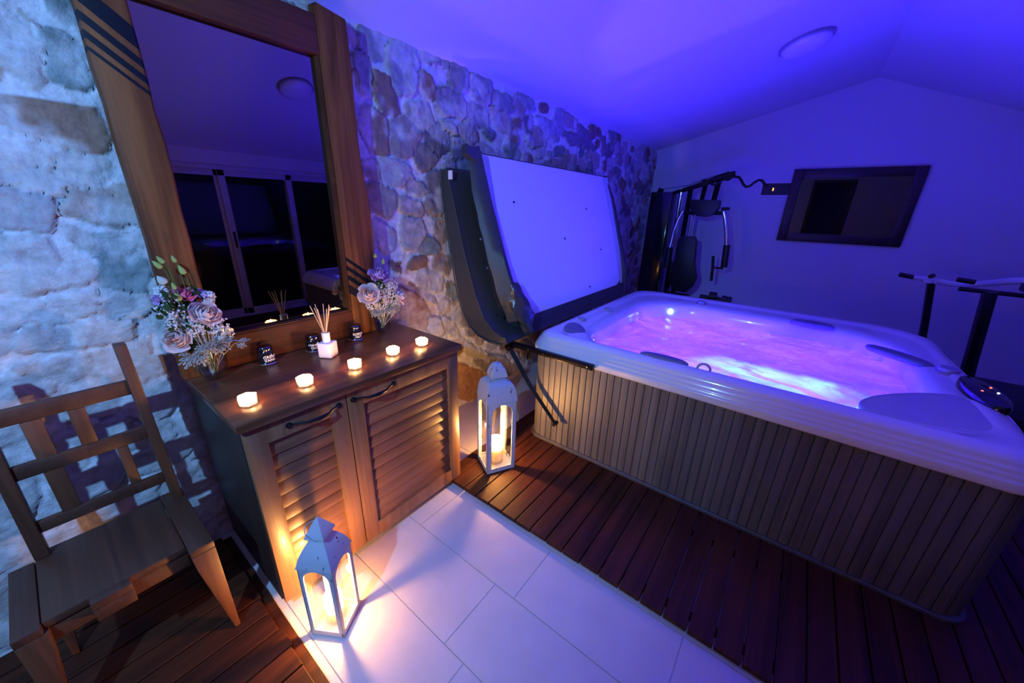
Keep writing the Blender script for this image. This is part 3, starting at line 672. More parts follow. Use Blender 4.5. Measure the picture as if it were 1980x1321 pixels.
# ================================================================ chair
def chair():
    t = thing('wooden_chair', 'dark wooden chair with a lattice back and broad tapered legs, left of the cabinet', 'chair', (-0.06, 1.55, 0.03))
    ox, oy, oz = -0.06, 1.55, 0.03
    def B(bm, lo, hi, **k): b2(bm, (lo[0] - ox, lo[1] - oy, lo[2] - oz), (hi[0] - ox, hi[1] - oy, hi[2] - oz), **k)
    bm = BM()
    B(bm, (-0.232, 1.405, 0.425), (0.075, 1.745, 0.45), bevel=0.003)
    B(bm, (0.077, 1.362, 0.425), (0.142, 1.765, 0.452), bevel=0.003)
    B(bm, (-0.285, 1.385, 0.425), (-0.2335, 1.70, 0.452), bevel=0.003)
    B(bm, (-0.145, 1.370, 0.425), (-0.060, 1.404, 0.452), bevel=0.003)
    obj('seat', bm, MT['chair'], t)
    bm = BM()
    B(bm, (-0.23, 1.412, 0.365), (0.075, 1.43, 0.4245), bevel=0.002); B(bm, (-0.23, 1.71, 0.365), (0.075, 1.73, 0.4245), bevel=0.002)
    B(bm, (0.095, 1.44, 0.365), (0.115, 1.70, 0.4245), bevel=0.002); B(bm, (-0.265, 1.44, 0.365), (-0.245, 1.70, 0.4245), bevel=0.002)
    B(bm, (-0.145, 1.372, 0.38), (-0.060, 1.411, 0.4245), bevel=0.002)
    obj('seat_frame', bm, MT['chair'], t)
    def leg(xo, xi, y0, y1, front):
        # flat board tapering to a narrow foot; xo = outer edge, xi = inner edge at the top
        bm = BM(); s = 1 if xi > xo else -1
        z0, z1 = 0.031, 0.4245
        poly = [(xo - ox, z1 - oz), (xi - ox, z1 - oz), (xi - s * 0.004 - ox, z1 - 0.06 - oz), (xo + s * 0.018 - ox, z0 - oz), (xo + s * 0.001 - ox, z0 - oz)]
        prism(bm, poly, 1, y0 - oy, y1 - oy, bevel=0.003)
        return obj('leg', bm, MT['chair_v'], t)
    leg(0.142, 0.077, 1.362, 1.405, True); leg(-0.285, -0.225, 1.385, 1.43, True)
    leg(0.142, 0.085, 1.70, 1.735, False); leg(-0.26, -0.20, 1.69, 1.73, False)
    ry = lambda z: 1.70 + 0.015 * (z - 0.45) / 0.6     # slight rake
    def upright(name, xa, xb, za, zb, th=0.022, m='chair_v', dy=0):
        bm = BM(); rings = []
        for z in (za, zb): rings.append([(xa(z) - ox, ry(z) + dy - oy, z - oz), (xb(z) - ox, ry(z) + dy - oy, z - oz), (xb(z) - ox, ry(z) + th + dy - oy, z - oz), (xa(z) - ox, ry(z) + th + dy - oy, z - oz)])
        loft(bm, rings, caps=(True, True))
        bmesh.ops.bevel(bm, geom=list(bm.edges), offset=0.003, segments=2, profile=0.5, affect='EDGES')
        return obj(name, bm, MT[m], t)
    upright('back_post', lambda z: 0.106 - 0.012 * (z - .45), lambda z: 0.136 - 0.012 * (z - .45), 0.4525, 1.085, 0.045, dy=-0.004)
    upright('back_post', lambda z: -0.232 + 0.02 * (z - .45), lambda z: -0.200 + 0.02 * (z - .45), 0.4525, 1.085, 0.045, dy=-0.004)
    for za, zb in ((0.905, 0.957), (0.728, 0.775), (0.532, 0.572)):
        upright('back_rail', lambda z: -0.201, lambda z: 0.104, za, zb, 0.018, 'chair', dy=0.008)
    for xa, xb, za, zb in ((-0.142, -0.100, 0.5725, 0.9045), (-0.048, -0.010, 0.7755, 0.9045), (0.020, 0.048, 0.5725, 0.7275)):
        upright('back_slat', lambda z, a=xa: a, lambda z, b=xb: b, za, zb, 0.014, dy=0.010)
chair()

# ================================================================ things on the counter
def tealight(x, y, rz, label, first=[None]):
    if first[0] is None:
        t = thing('tealight_holder', label, 'candle holder', (x, y, CT), rz, 'tealights in a row on the cabinet')
        bm = BM(); dl = 0.065       # six broad facets; narrow clear seams added between them to cast light streaks
        def ring(r, z): return [(r * math.cos(PI * k / 3 + s * dl), r * math.sin(PI * k / 3 + s * dl), z) for k in range(6) for s in (-1, 1)]
        loft(bm, [ring(0.024, 0.0005), ring(0.029, 0.006), ring(0.031, 0.034), ring(0.026, 0.036), ring(0.0235, 0.010), ring(0.001, 0.008)], caps=(True, True))
        for f in bm.faces:
            if len(f.verts) == 4:
                c_ = f.calc_center_median(); a_ = math.atan2(c_.y, c_.x) / (PI / 3)
                if abs(a_ - round(a_)) < 0.1: f.material_index = 1
        obj('glass_cup', bm, [MT['tea_glass'], MT['glass']], t, smooth=False)
        bm = BM(); lathe(bm, [(0, 0.0105), (0.0185, 0.0105), (0.0185, 0.018), (0.017, 0.0175), (0.003, 0.016), (0, 0.016)], n=24); obj('wax', bm, MT['wax'], t)
        bm = BM(); tube(bm, [(0, 0, 0.016), (0.0005, 0, 0.023)], 0.0008, n=6); obj('wick', bm, MT['black'], t)
        bm = BM(); lathe(bm, [(0, 0.021), (0.0028, 0.025), (0.0036, 0.030), (0.0024, 0.038), (0.0008, 0.045), (0, 0.047)], n=12); obj('flame', bm, MT['tea_flame'], t)
        lamp('tealight_light', 'POINT', (0, 0, 0.0385), P_TEALIGHT, (1.0, 0.50, 0.17), 0.0012, parent=t)
        first[0] = t; return t
    return dup(first[0], (x, y, CT), rz, label)
for x, y, rz, l in ((0.343, 1.405, 0.2, 'lit glass tealight nearest the left front corner of the cabinet'),
                    (0.537, 1.410, 0.35, 'lit glass tealight second from the left, above the left louvred door'),
                    (0.748, 1.414, 0.0, 'lit glass tealight in the middle of the row, in front of the reed diffuser'),
                    (0.948, 1.424, 0.5, 'lit glass tealight fourth from the left in the row on the cabinet'),
                    (1.117, 1.420, 0.3, 'lit glass tealight at the right end of the cabinet, nearest the hot tub')):
    tealight(x, y, rz, l)

def text_mesh(s, size):
    c = bpy.data.curves.new('print', 'FONT'); c.body = s; c.size = size; c.align_x = 'CENTER'; c.offset = size * 0.018
    o = bpy.data.objects.new('print', c); COL.objects.link(o)
    dg = bpy.context.evaluated_depsgraph_get(); me = bpy.data.meshes.new_from_object(o.evaluated_get(dg))
    bm = BM(); bm.from_mesh(me); bpy.data.objects.remove(o); bpy.data.curves.remove(c); bpy.data.meshes.remove(me)
    return bm
def jar(x, y, lines, ang, label, ringed, K=1.30):
    t = thing('scent_jar', label, 'scented candle jar', (x, y, CT), 0, 'black scent jars by the mirror')
    bm = BM(); lathe(bm, [(0, 0.001), (0.023, 0.001), (0.0255, 0.004), (0.026, 0.036), (0.022, 0.044), (0, 0.044)], n=36); obj('jar_body', bm, MT['jar'], t)
    bm = BM(); lathe(bm, [(0, 0.0442), (0.0225, 0.0442), (0.0228, 0.056), (0.020, 0.060), (0, 0.0605)], n=36); obj('lid', bm, plain('dark_chrome_lid', (0.10, 0.10, 0.14), 0.12, 1.0) if 'lid_mat' not in MT else MT['lid_mat'], t)
    bm = BM(); lathe(bm, [(0.0262, 0.0015), (0.031, 0.001), (0.0325, 0.003), (0.031, 0.005), (0.0262, 0.0045)], n=36, closed=True); obj('silver_rim', bm, MT['rim'], t)
    bm = BM()
    for i, (s, size, z) in enumerate(lines):
        b = text_mesh(s, size)
        for v in b.verts:
            a = v.co.x / 0.0264 + ang; z_ = v.co.y + z; v.co = Vector((0.0264 * math.sin(a), -0.0264 * math.cos(a), z_))
        me = bpy.data.meshes.new('tmp'); b.to_mesh(me); b.free(); bm.from_mesh(me); bpy.data.meshes.remove(me)
    obj('printed_label', bm, MT['label'], t, smooth=False); t.scale = (K, K, K)
MT['lid_mat'] = plain('dark_chrome_lid', (0.16, 0.16, 0.20), 0.12, 1.0)
jar(0.530, 1.752, [('CREME', 0.0135, 0.022), ('VANIL', 0.0135, 0.0105)], 0.15, 'black scent jar with white CREME print, left of the three, nearest the big bouquet', 1)
jar(0.734, 1.752, [('CRANBERRY', 0.0095, 0.024), ('CLOVE', 0.0120, 0.0125)], -0.05, 'black scent jar with white CRANBERRY print, behind the reed diffuser', 1)
jar(0.952, 1.752, [('COCOA', 0.0120, 0.022), ('NUT', 0.0125, 0.0105)], -0.05, 'black scent jar at the mirror foot beside the small right bouquet', 1)

t = thing('reed_diffuser', 'frosted white square bottle with wooden scent reeds, in front of the mirror', 'reed diffuser', (0.741, 1.625, CT), 0.55)
bm = BM(); box(bm, (0, 0, 0.036), (0.062, 0.062, 0.070), bevel=0.006, seg=3); obj('bottle', bm, MT['frost'], t)
bm = BM(); lathe(bm, [(0.0145, 0.0712), (0.0165, 0.073), (0.0175, 0.114), (0.0165, 0.116), (0.011, 0.116), (0.011, 0.0712)], n=28, closed=True); obj('collar', bm, MT['white'], t)
rs = random.Random(5)
for k in range(8):
    a = 2 * PI * k / 8 + 0.3; lean = 0.040 * (0.7 + 0.5 * rs.random())
    bm = BM(); tube(bm, [(-0.006 * math.cos(a), -0.006 * math.sin(a), 0.074), (lean * math.cos(a) - 0.006, lean * math.sin(a), 0.235 + 0.008 * rs.random())], 0.0016, n=8); obj('reed', bm, MT['reed'], t)

# ---------------------------------------------------------------- bouquets
def petal(bm, ax, u, v, R, f, width, phase, rs, n=7, m=9):
    """one cupped petal of layer f (0 = furled heart, 1 = open outer petal)"""
    rows = []; dz = rs.uniform(-.10, .10); kr = rs.uniform(.90, 1.06)
    for i in range(n):
        s = i / (n - 1)
        closed = 0.10 + 0.42 * math.sin(PI * (0.10 + 0.80 * s)); op = 0.10 + 0.84 * math.sin(PI * 0.60 * s) + 0.30 * s ** 4 * max(0, f - 0.55) / 0.45
        rad = R * kr * (closed * (1 - f) * (0.30 + f) + op * f)
        z = R * (-0.55 + (1.15 - 0.42 * f) * s - 0.10 * f * s ** 6 + dz * s)
        wd = width * (0.45 + 0.55 * math.sin(PI * (0.15 + 0.65 * s)))
        row = []
        for j in range(m):
            q = (j / (m - 1) - 0.5) * 2; a = phase + q * wd
            edge = R * 0.34 * s * s * (0.35 - q * q) + R * 0.03 * s * math.sin(6 * q + phase * 5)
            row.append(bm.verts.new((u * math.cos(a) + v * math.sin(a)) * rad * (1 + 0.05 * q * s) + ax * (z + edge)))
        rows.append(row)
    for i in range(n - 1):
        for j in range(m - 1): bm.faces.new((rows[i][j], rows[i][j + 1], rows[i + 1][j + 1], rows[i + 1][j]))
def rose(x, y, z, R, axis, m, label, base, group='flowers in the two vases', seed=1, name='rose', layers=7):
    """x,y,z centre of the bloom; base: where the stem goes into the vase"""
    rs = random.Random(seed); R = R * 1.15; t = thing(name, label, 'flower', (x, y, z), 0, group)
    ax = Vector(axis).normalized(); u = ax.orthogonal().normalized(); v = ax.cross(u)
    bm = BM(); c = -ax * R * 0.55
    lathe_pts = []
    for L in range(layers):
        f = L / (layers - 1); n = 3 + (L > 1) + (L > 3) + (L > 4)
        for k in range(n): petal(bm, ax, u, v, R, f, 0.66 + 0.40 * (1 - f), 2 * PI * k / n + L * 0.9 + rs.uniform(-.2, .2), rs)
    # tight heart
    for k in range(2): petal(bm, ax, u, v, R * 0.55, 0.0, 2.4, k * PI + 0.4, rs)
    obj('petals', bm, m, t, angle=80)
    b = Vector(base) - Vector((x, y, z)); bm = BM()
    tube(bm, [c * 0.9, c + (b - c) * 0.5 + Vector((0, 0, 0.01)), b], 0.0022, n=6); obj('flower_stem', bm, MT['stem'], t)
    bm = BM()
    for k in range(5):
        a = 2 * PI * k / 5; p = c + ax * R * 0.15; d = u * math.cos(a) + v * math.sin(a)
        q = [bm.verts.new(c), bm.verts.new(p + d * R * .35 + ax.cross(d) * R * 0.12), bm.verts.new(p + d * R * 0.75 + ax * R * .05), bm.verts.new(p + d * R * .35 - ax.cross(d) * R * 0.12)]
        bm.faces.new(q)
    obj('sepals', bm, MT['leaf'], t)
    return t
def bud(x, y, z, L, axis, label, base, m=None, R=None, group='buds in the two vases'):
    t = thing('flower_bud', label, 'flower bud', (x, y, z), 0, group)
    ax = Vector(axis).normalized(); R = R or L * 0.27; bm = BM()
    tube(bm, [ax * L * s for s in (-0.5, -0.42, -0.2, 0.05, 0.3, 0.5)], [R * .35, R * .8, R, R * .85, R * .45, R * .05], n=10); obj('bud', bm, m or MT['green'], t)
    b = Vector(base) - Vector((x, y, z)); bm = BM(); p0 = -ax * L * 0.5
    tube(bm, [p0, p0 - ax * L * 0.4, p0 + (b - p0) * 0.5, b], 0.0013, n=6); obj('flower_stem', bm, MT['stem'], t)
def gyp(name, blobs, label, base, seed, n, thing_loc):
    """baby's breath: nobody could count the florets -> one stuff object"""
    rs = random.Random(seed); bm = BM(); L = Vector(thing_loc)
    pts = []
    for i in range(n):
        cx, cy, cz, r = rs.choice(blobs)
        d = Vector((rs.gauss(0, 1), rs.gauss(0, 1), rs.gauss(0, 1))).normalized() * r * rs.uniform(0.55, 1.05)
        pts.append(Vector((cx, cy, cz)) + d - L)
    for p in pts:
        r = rs.uniform(0.0040, 0.0062)
        a0 = rs.uniform(0, 2 * PI); rr = Euler((rs.uniform(-.9, .9), rs.uniform(-.9, .9), a0)).to_matrix()
        cv = bm.verts.new(p)
        rim = []
        for k in range(10):
            a = 2 * PI * k / 10; q = r * (1.0 if k % 2 == 0 else 0.62)
            rim.append(bm.verts.new(p + rr @ Vector((q * math.cos(a), q * math.sin(a), r * 0.45 * (k % 2 == 0)))))
        for k in range(10): bm.faces.new((cv, rim[k], rim[(k + 1) % 10]))
        r2 = bmesh.ops.create_icosphere(bm, subdivisions=1, radius=r * 0.62, matrix=Matrix.Translation(p + rr @ Vector((0, 0, r * .2))))
    nf = len(bm.faces)
    b = Vector(base) - L
    for p in pts[::3]:
        q = p + (b - p) * 0.35 + Vector((rs.uniform(-.008, .008), rs.uniform(-.008, .008), 0))
        a = len(bm.faces); tube(bm, [p, q], 0.0005, n=4, caps=False, mi=1)
    for i in range(14):
        p = rs.choice(pts); tube(bm, [p + (b - p) * 0.3, p + (b - p) * .7, b + Vector((rs.uniform(-.01, .01), rs.uniform(-.01, .01), 0))], 0.0009, n=5, caps=False, mi=1)
    o = obj(name, bm, [MT['gyp'], MT['stem']], None, smooth=False, loc=thing_loc); tag(o, label, 'flowers', kind='stuff'); return o
def lobed_leaf(bm, o, d, up, L, W, rs):
    """dusty-miller leaf: midrib with blunt rounded lobes"""
    d = d.normalized(); s = d.cross(up).normalized(); nrm = s.cross(d).normalized()
    def P(t, w, h=0): return o + d * L * t + s * W * w + nrm * (-(t ** 2) * L * 0.25 + h)
    def poly(ps): bm.faces.new([bm.verts.new(x) for x in ps])
    for i in range(5):
        t0, t1 = i / 5, (i + 1) / 5; poly((P(t0, -.12), P(t0, .12), P(t1, .15), P(t1, -.15)))
    for i, (t, l) in enumerate(((.22, .55), (.46, .85), (.72, .80))):
        for sg in (-1, 1):
            dz = rs.uniform(-.002, .004)
            poly((P(t - .07, sg * .10), P(t + .07, sg * .10), P(t + .17, sg * l * .72, dz), P(t + .02, sg * l * .85, dz)))
            poly((P(t + .02, sg * l * .85, dz), P(t + .17, sg * l * .72, dz), P(t + .24, sg * l * .95, dz), P(t + .20, sg * l * 1.15, dz), P(t + .08, sg * l * 1.15, dz)))
    poly((P(1, -.15), P(1, .15), P(1.16, .30), P(1.28, .12), P(1.28, -.12), P(1.16, -.30)))
def miller(x, y, z, leaves, label, base, seed, group):
    rs = random.Random(seed); t = thing('silver_leaf_sprig', label, 'foliage', (x, y, z), 0, group); bm = BM(); b = Vector(base) - Vector((x, y, z))
    for (dx, dy, dz, L) in [(a + rs.uniform(-.35, .35), b_ + rs.uniform(-.35, .35), c + rs.uniform(-.35, .35), l * rs.uniform(.7, 1.05)) for a, b_, c, l in leaves for k in range(2)]:
        d = Vector((dx, dy, dz)); lobed_leaf(bm, d.normalized() * 0.012, d, Vector((rs.uniform(-.3, .3), -0.6, 1)), L * .50, L * 0.20, rs)
    g = bmesh.ops.solidify(bm, geom=bm.faces[:], thickness=0.0007)
    obj('leaves', bm, MT['silverleaf'], t, smooth=False)
    bm = BM(); tube(bm, [Vector((0, 0, 0)), b * 0.5 + Vector((0, 0, 0.012)), b], 0.0016, n=6)
    for (dx, dy, dz, L) in leaves: tube(bm, [Vector((0, 0, 0)), Vector((dx, dy, dz)).normalized() * 0.03], 0.001, n=5)
    obj('sprig_stem', bm, MT['silverleaf'], t)
def greens(x, y, z, pts, label, base, seed):
    rs = random.Random(seed); t = thing('green_foliage', label, 'foliage', (x, y, z)); bm = BM(); o0 = Vector((x, y, z)); b = Vector(base) - o0
    for (px, py, pz, r, k) in pts:
        for i in range(k):
            c = Vector((px, py, pz)) - o0 + Vector((rs.gauss(0, r * .36), rs.gauss(0, r * .36), rs.gauss(0, r * .36)))
            d = (c - b + Vector((rs.uniform(-.05, .05), rs.uniform(-.05, .05), 0))).normalized(); s = d.cross(Vector((rs.uniform(-1, 1), rs.uniform(-1, 1), 1))).normalized(); n_ = s.cross(d); L = rs.uniform(.022, .036); W = L * .33
            mid = [c + d * L * q - n_ * L * .25 * q * q for q in (0, .3, .65, 1)]
            l_ = [mid[1] + s * W, mid[2] + s * W * .8]; r_ = [mid[1] - s * W, mid[2] - s * W * .8]
            V = [bm.verts.new(p) for p in (mid[0], l_[0], mid[1], r_[0], l_[1], mid[2], r_[1], mid[3])]
            for f in ((0, 1, 2), (0, 2, 3), (1, 4, 5, 2), (2, 5, 6, 3), (4, 7, 5), (5, 7, 6)): bm.faces.new([V[q] for q in f])
    obj('leaves', bm, MT['leaf'], t)
    bm = BM()
    for i in range(9):
        a = rs.uniform(0, 6.28); p = Vector(pts[i % len(pts)][:3]) - o0
        tube(bm, [p, b + (p - b) * .35, b + Vector((.012 * math.cos(a), .012 * math.sin(a), 0))], 0.0016, n=6)
    obj('stems', bm, MT['stem'], t)
def vase(x, y, r, h, label):
    t = thing('glass_vase', label, 'vase', (x, y, CT), 0, 'glass vases on the cabinet')
    bm = BM(); lathe(bm, [(0, 0.001), (r * .62, 0.001), (r * .80, h * .10), (r * .97, h * .38), (r, h * .62), (r * .96, h), (r * .93, h), (r * .965, h * .62), (r * .93, h * .38), (r * .76, h * .13), (r * .5, h * .09), (0, h * .085)], n=40)
    obj('vase_body', bm, MT['vase_glass'], t)
V1 = (0.340, 1.745); B1 = (V1[0], V1[1], CT + 0.022)
vase(V1[0], V1[1], 0.052, 0.135, 'rounded clear glass vase at the left end of the cabinet, under the big bouquet')
rose(0.350, 1.690, 1.150, 0.040, (0.25, -0.75, 0.75), MT['rose_cream'], 'large pale cream-lilac rose in the centre of the big left bouquet', B1, seed=1)
rose(0.252, 1.695, 1.075, 0.036, (-0.55, -0.75, 0.25), MT['rose_cream'], 'pale cream rose low on the left side of the big left bouquet', B1, seed=2)
rose(0.312, 1.720, 1.223, 0.026, (0.1, -0.6, 0.9), MT['rose_pink'], 'bright pink open flower at the top of the big left bouquet', B1, seed=3, name='pink_flower', layers=5)
rose(0.244, 1.730, 1.222, 0.019, (-0.6, -0.4, 0.6), MT['rose_lilac'], 'small pink-lilac flower at the far left edge of the big left bouquet', B1, seed=4, name='lilac_flower', layers=4)
rose(0.372, 1.735, 1.212, 0.022, (0.4, -0.4, 0.9), MT['rose_lilac'], 'lilac flower at the upper right of the big left bouquet, beside the mirror', B1, seed=6, name='lilac_flower', layers=4)
bud(0.263, 1.72, 1.335, 0.034, (-0.55, 0, 0.8), 'slim green bud at the upper left tip of the big left bouquet', B1)
bud(0.275, 1.72, 1.350, 0.030, (-0.5, 0.1, 0.9), 'small green bud just above the upper left tip bud of the left bouquet', B1)
bud(0.310, 1.72, 1.350, 0.026, (-0.25, 0, 1), 'smallest green bud at the very top of the left bouquet', B1)
bud(0.322, 1.715, 1.312, 0.036, (-0.3, 0, 1), 'plump green bud below the topmost one of the left bouquet', B1, R=0.010)
bud(0.262, 1.715, 1.283, 0.034, (-0.5, 0, 0.9), 'pale whitish opening bud on the left of the left bouquet', B1, m=twoside('pale_bud', (0.66, 0.72, 0.55), .3), R=0.014)
bud(0.287, 1.705, 1.260, 0.026, (-0.2, 0, 1), 'narrow green bud standing just left of the pink flower', B1)
bud(0.288, 1.698, 1.222, 0.030, (-0.3, -0.2, 1), 'yellow-green fat bud between the pink flower and the left edge', B1, R=0.012)
gyp('baby_breath', [(0.262, 1.70, 1.185, 0.040), (0.275, 1.70, 1.14, 0.042), (0.37, 1.69, 1.10, 0.040), (0.39, 1.70, 1.06, 0.032), (0.31, 1.68, 1.10, 0.030), (0.38, 1.73, 1.20, 0.022), (0.255, 1.73, 1.24, 0.02), (0.33, 1.75, 1.14, 0.05)], "white baby's breath filling the big left bouquet", B1, 3, 760, (0.33, 1.72, 1.08))
miller(0.360, 1.685, 1.035, [(0.9, -.5, .1, .085), (.5, -.9, -.3, .075), (1, .1, .2, .08), (.2, -1, -.1, .07), (-.4, -1, -.3, .075), (.7, -.6, .6, .07), (-.1, -1, .5, .07), (.3, -.8, -.8, .07), (-.7, -.7, .1, .07)], 'silvery lobed leaves over the rim of the left vase', B1, 1, 'silvery sprigs')
miller(0.415, 1.690, 1.015, [(.8, -.5, -.6, .060), (.9, -.2, .1, .06), (.6, -.6, -.2, .055)], 'silvery lobed leaf sprig drooping to the right towards the first scent jar', B1, 2, 'silvery sprigs')
miller(0.285, 1.680, 1.010, [(-.9, -.5, -.1, .08), (-.4, -.9, -.4, .08), (.1, -1, -.5, .075), (-.9, 0, .2, .06), (-.7, -.5, -.6, .07), (.6, -.8, .1, .07), (.5, -.8, -.7, .07), (-.2, -.9, .4, .06)], 'silvery lobed leaves at the lower left of the big bouquet', B1, 3, 'silvery sprigs')
miller(0.325, 1.665, 1.045, [(.5, -.8, .2, .07), (-.5, -.8, .1, .075), (0, -1, -.6, .07), (.6, -.5, -.7, .07), (-.5, -.6, -.7, .07), (.1, -.9, .3, .06)], 'silvery leaves in the middle of the big left bouquet, just above the vase', B1, 6, 'silvery sprigs')
greens(0.33, 1.73, 1.08, [(0.27, 1.715, 1.18, .045, 34), (0.35, 1.715, 1.10, .05, 36), (0.28, 1.71, 1.10, .05, 36), (0.34, 1.74, 1.20, .04, 22), (0.30, 1.72, 1.03, .04, 26), (.37, 1.72, 1.05, .04, 24)], 'dark green leaves and stems inside the big left bouquet', B1, 5)
V2 = (1.118, 1.755); B2 = (V2[0], V2[1], CT + 0.022)
vase(V2[0], V2[1], 0.047, 0.130, 'rounded clear glass vase at the right end of the cabinet, under the small bouquet')
rose(1.108, 1.725, 1.198, 0.040, (0.0, -0.5, 0.85), MT['rose_lilac'], 'lilac rose at the top of the small right bouquet', B2, seed=11)
rose(1.020, 1.700, 1.112, 0.042, (-0.5, -0.7, 0.6), MT['rose_cream'], 'pale pink-lilac rose on the left side of the small right bouquet', B2, seed=12)
rose(1.205, 1.695, 1.072, 0.040, (0.6, -0.7, 0.4), MT['rose_cream'], 'pale pink rose on the right side of the small right bouquet', B2, seed=13)
bud(1.112, 1.75, 1.295, 0.022, (0, 0, 1), 'round pale green bud at the top of the small right bouquet', B2, R=0.011)
bud(1.155, 1.75, 1.262, 0.034, (0.15, 0, 1), 'grey-green bud right of the topmost bud of the small right bouquet', B2)
gyp('baby_breath', [(1.12, 1.71, 1.12, 0.042), (1.16, 1.72, 1.13, 0.04), (1.09, 1.70, 1.06, 0.04), (1.16, 1.70, 1.06, 0.038), (1.04, 1.71, 1.05, 0.03), (1.19, 1.73, 1.01, 0.03)], "white baby's breath filling the small right bouquet", B2, 8, 560, (1.118, 1.74, 1.06))
miller(1.060, 1.705, 1.020, [(-.7, -.6, -.6, .07), (-.3, -.9, -.6, .06), (.2, -1, -.4, .055), (-.9, -.2, -.1, .05)], 'silvery leaves hanging over the left of the right vase rim', B2, 4, 'silvery sprigs')
miller(1.165, 1.71, 1.020, [(.7, -.6, -.5, .06), (.9, -.2, -.2, .055), (.3, -1, -.5, .055), (.8, -.3, -.8, .055)], 'silvery leaves hanging over the right of the right vase rim', B2, 5, 'silvery sprigs')
miller(1.112, 1.690, 1.030, [(.5, -.8, .2, .06), (-.5, -.8, .1, .06), (0, -1, -.6, .06), (.5, -.6, -.6, .06), (-.5, -.6, -.6, .06)], 'silvery leaves in the middle of the small right bouquet, just above the vase', B2, 7, 'silvery sprigs')
greens(1.118, 1.745, 1.06, [(1.11, 1.735, 1.14, .045, 34), (1.06, 1.73, 1.08, .04, 26), (1.17, 1.735, 1.08, .04, 26), (1.12, 1.73, 1.03, .04, 24)], 'dark green leaves and stems inside the small right bouquet', B2, 6)

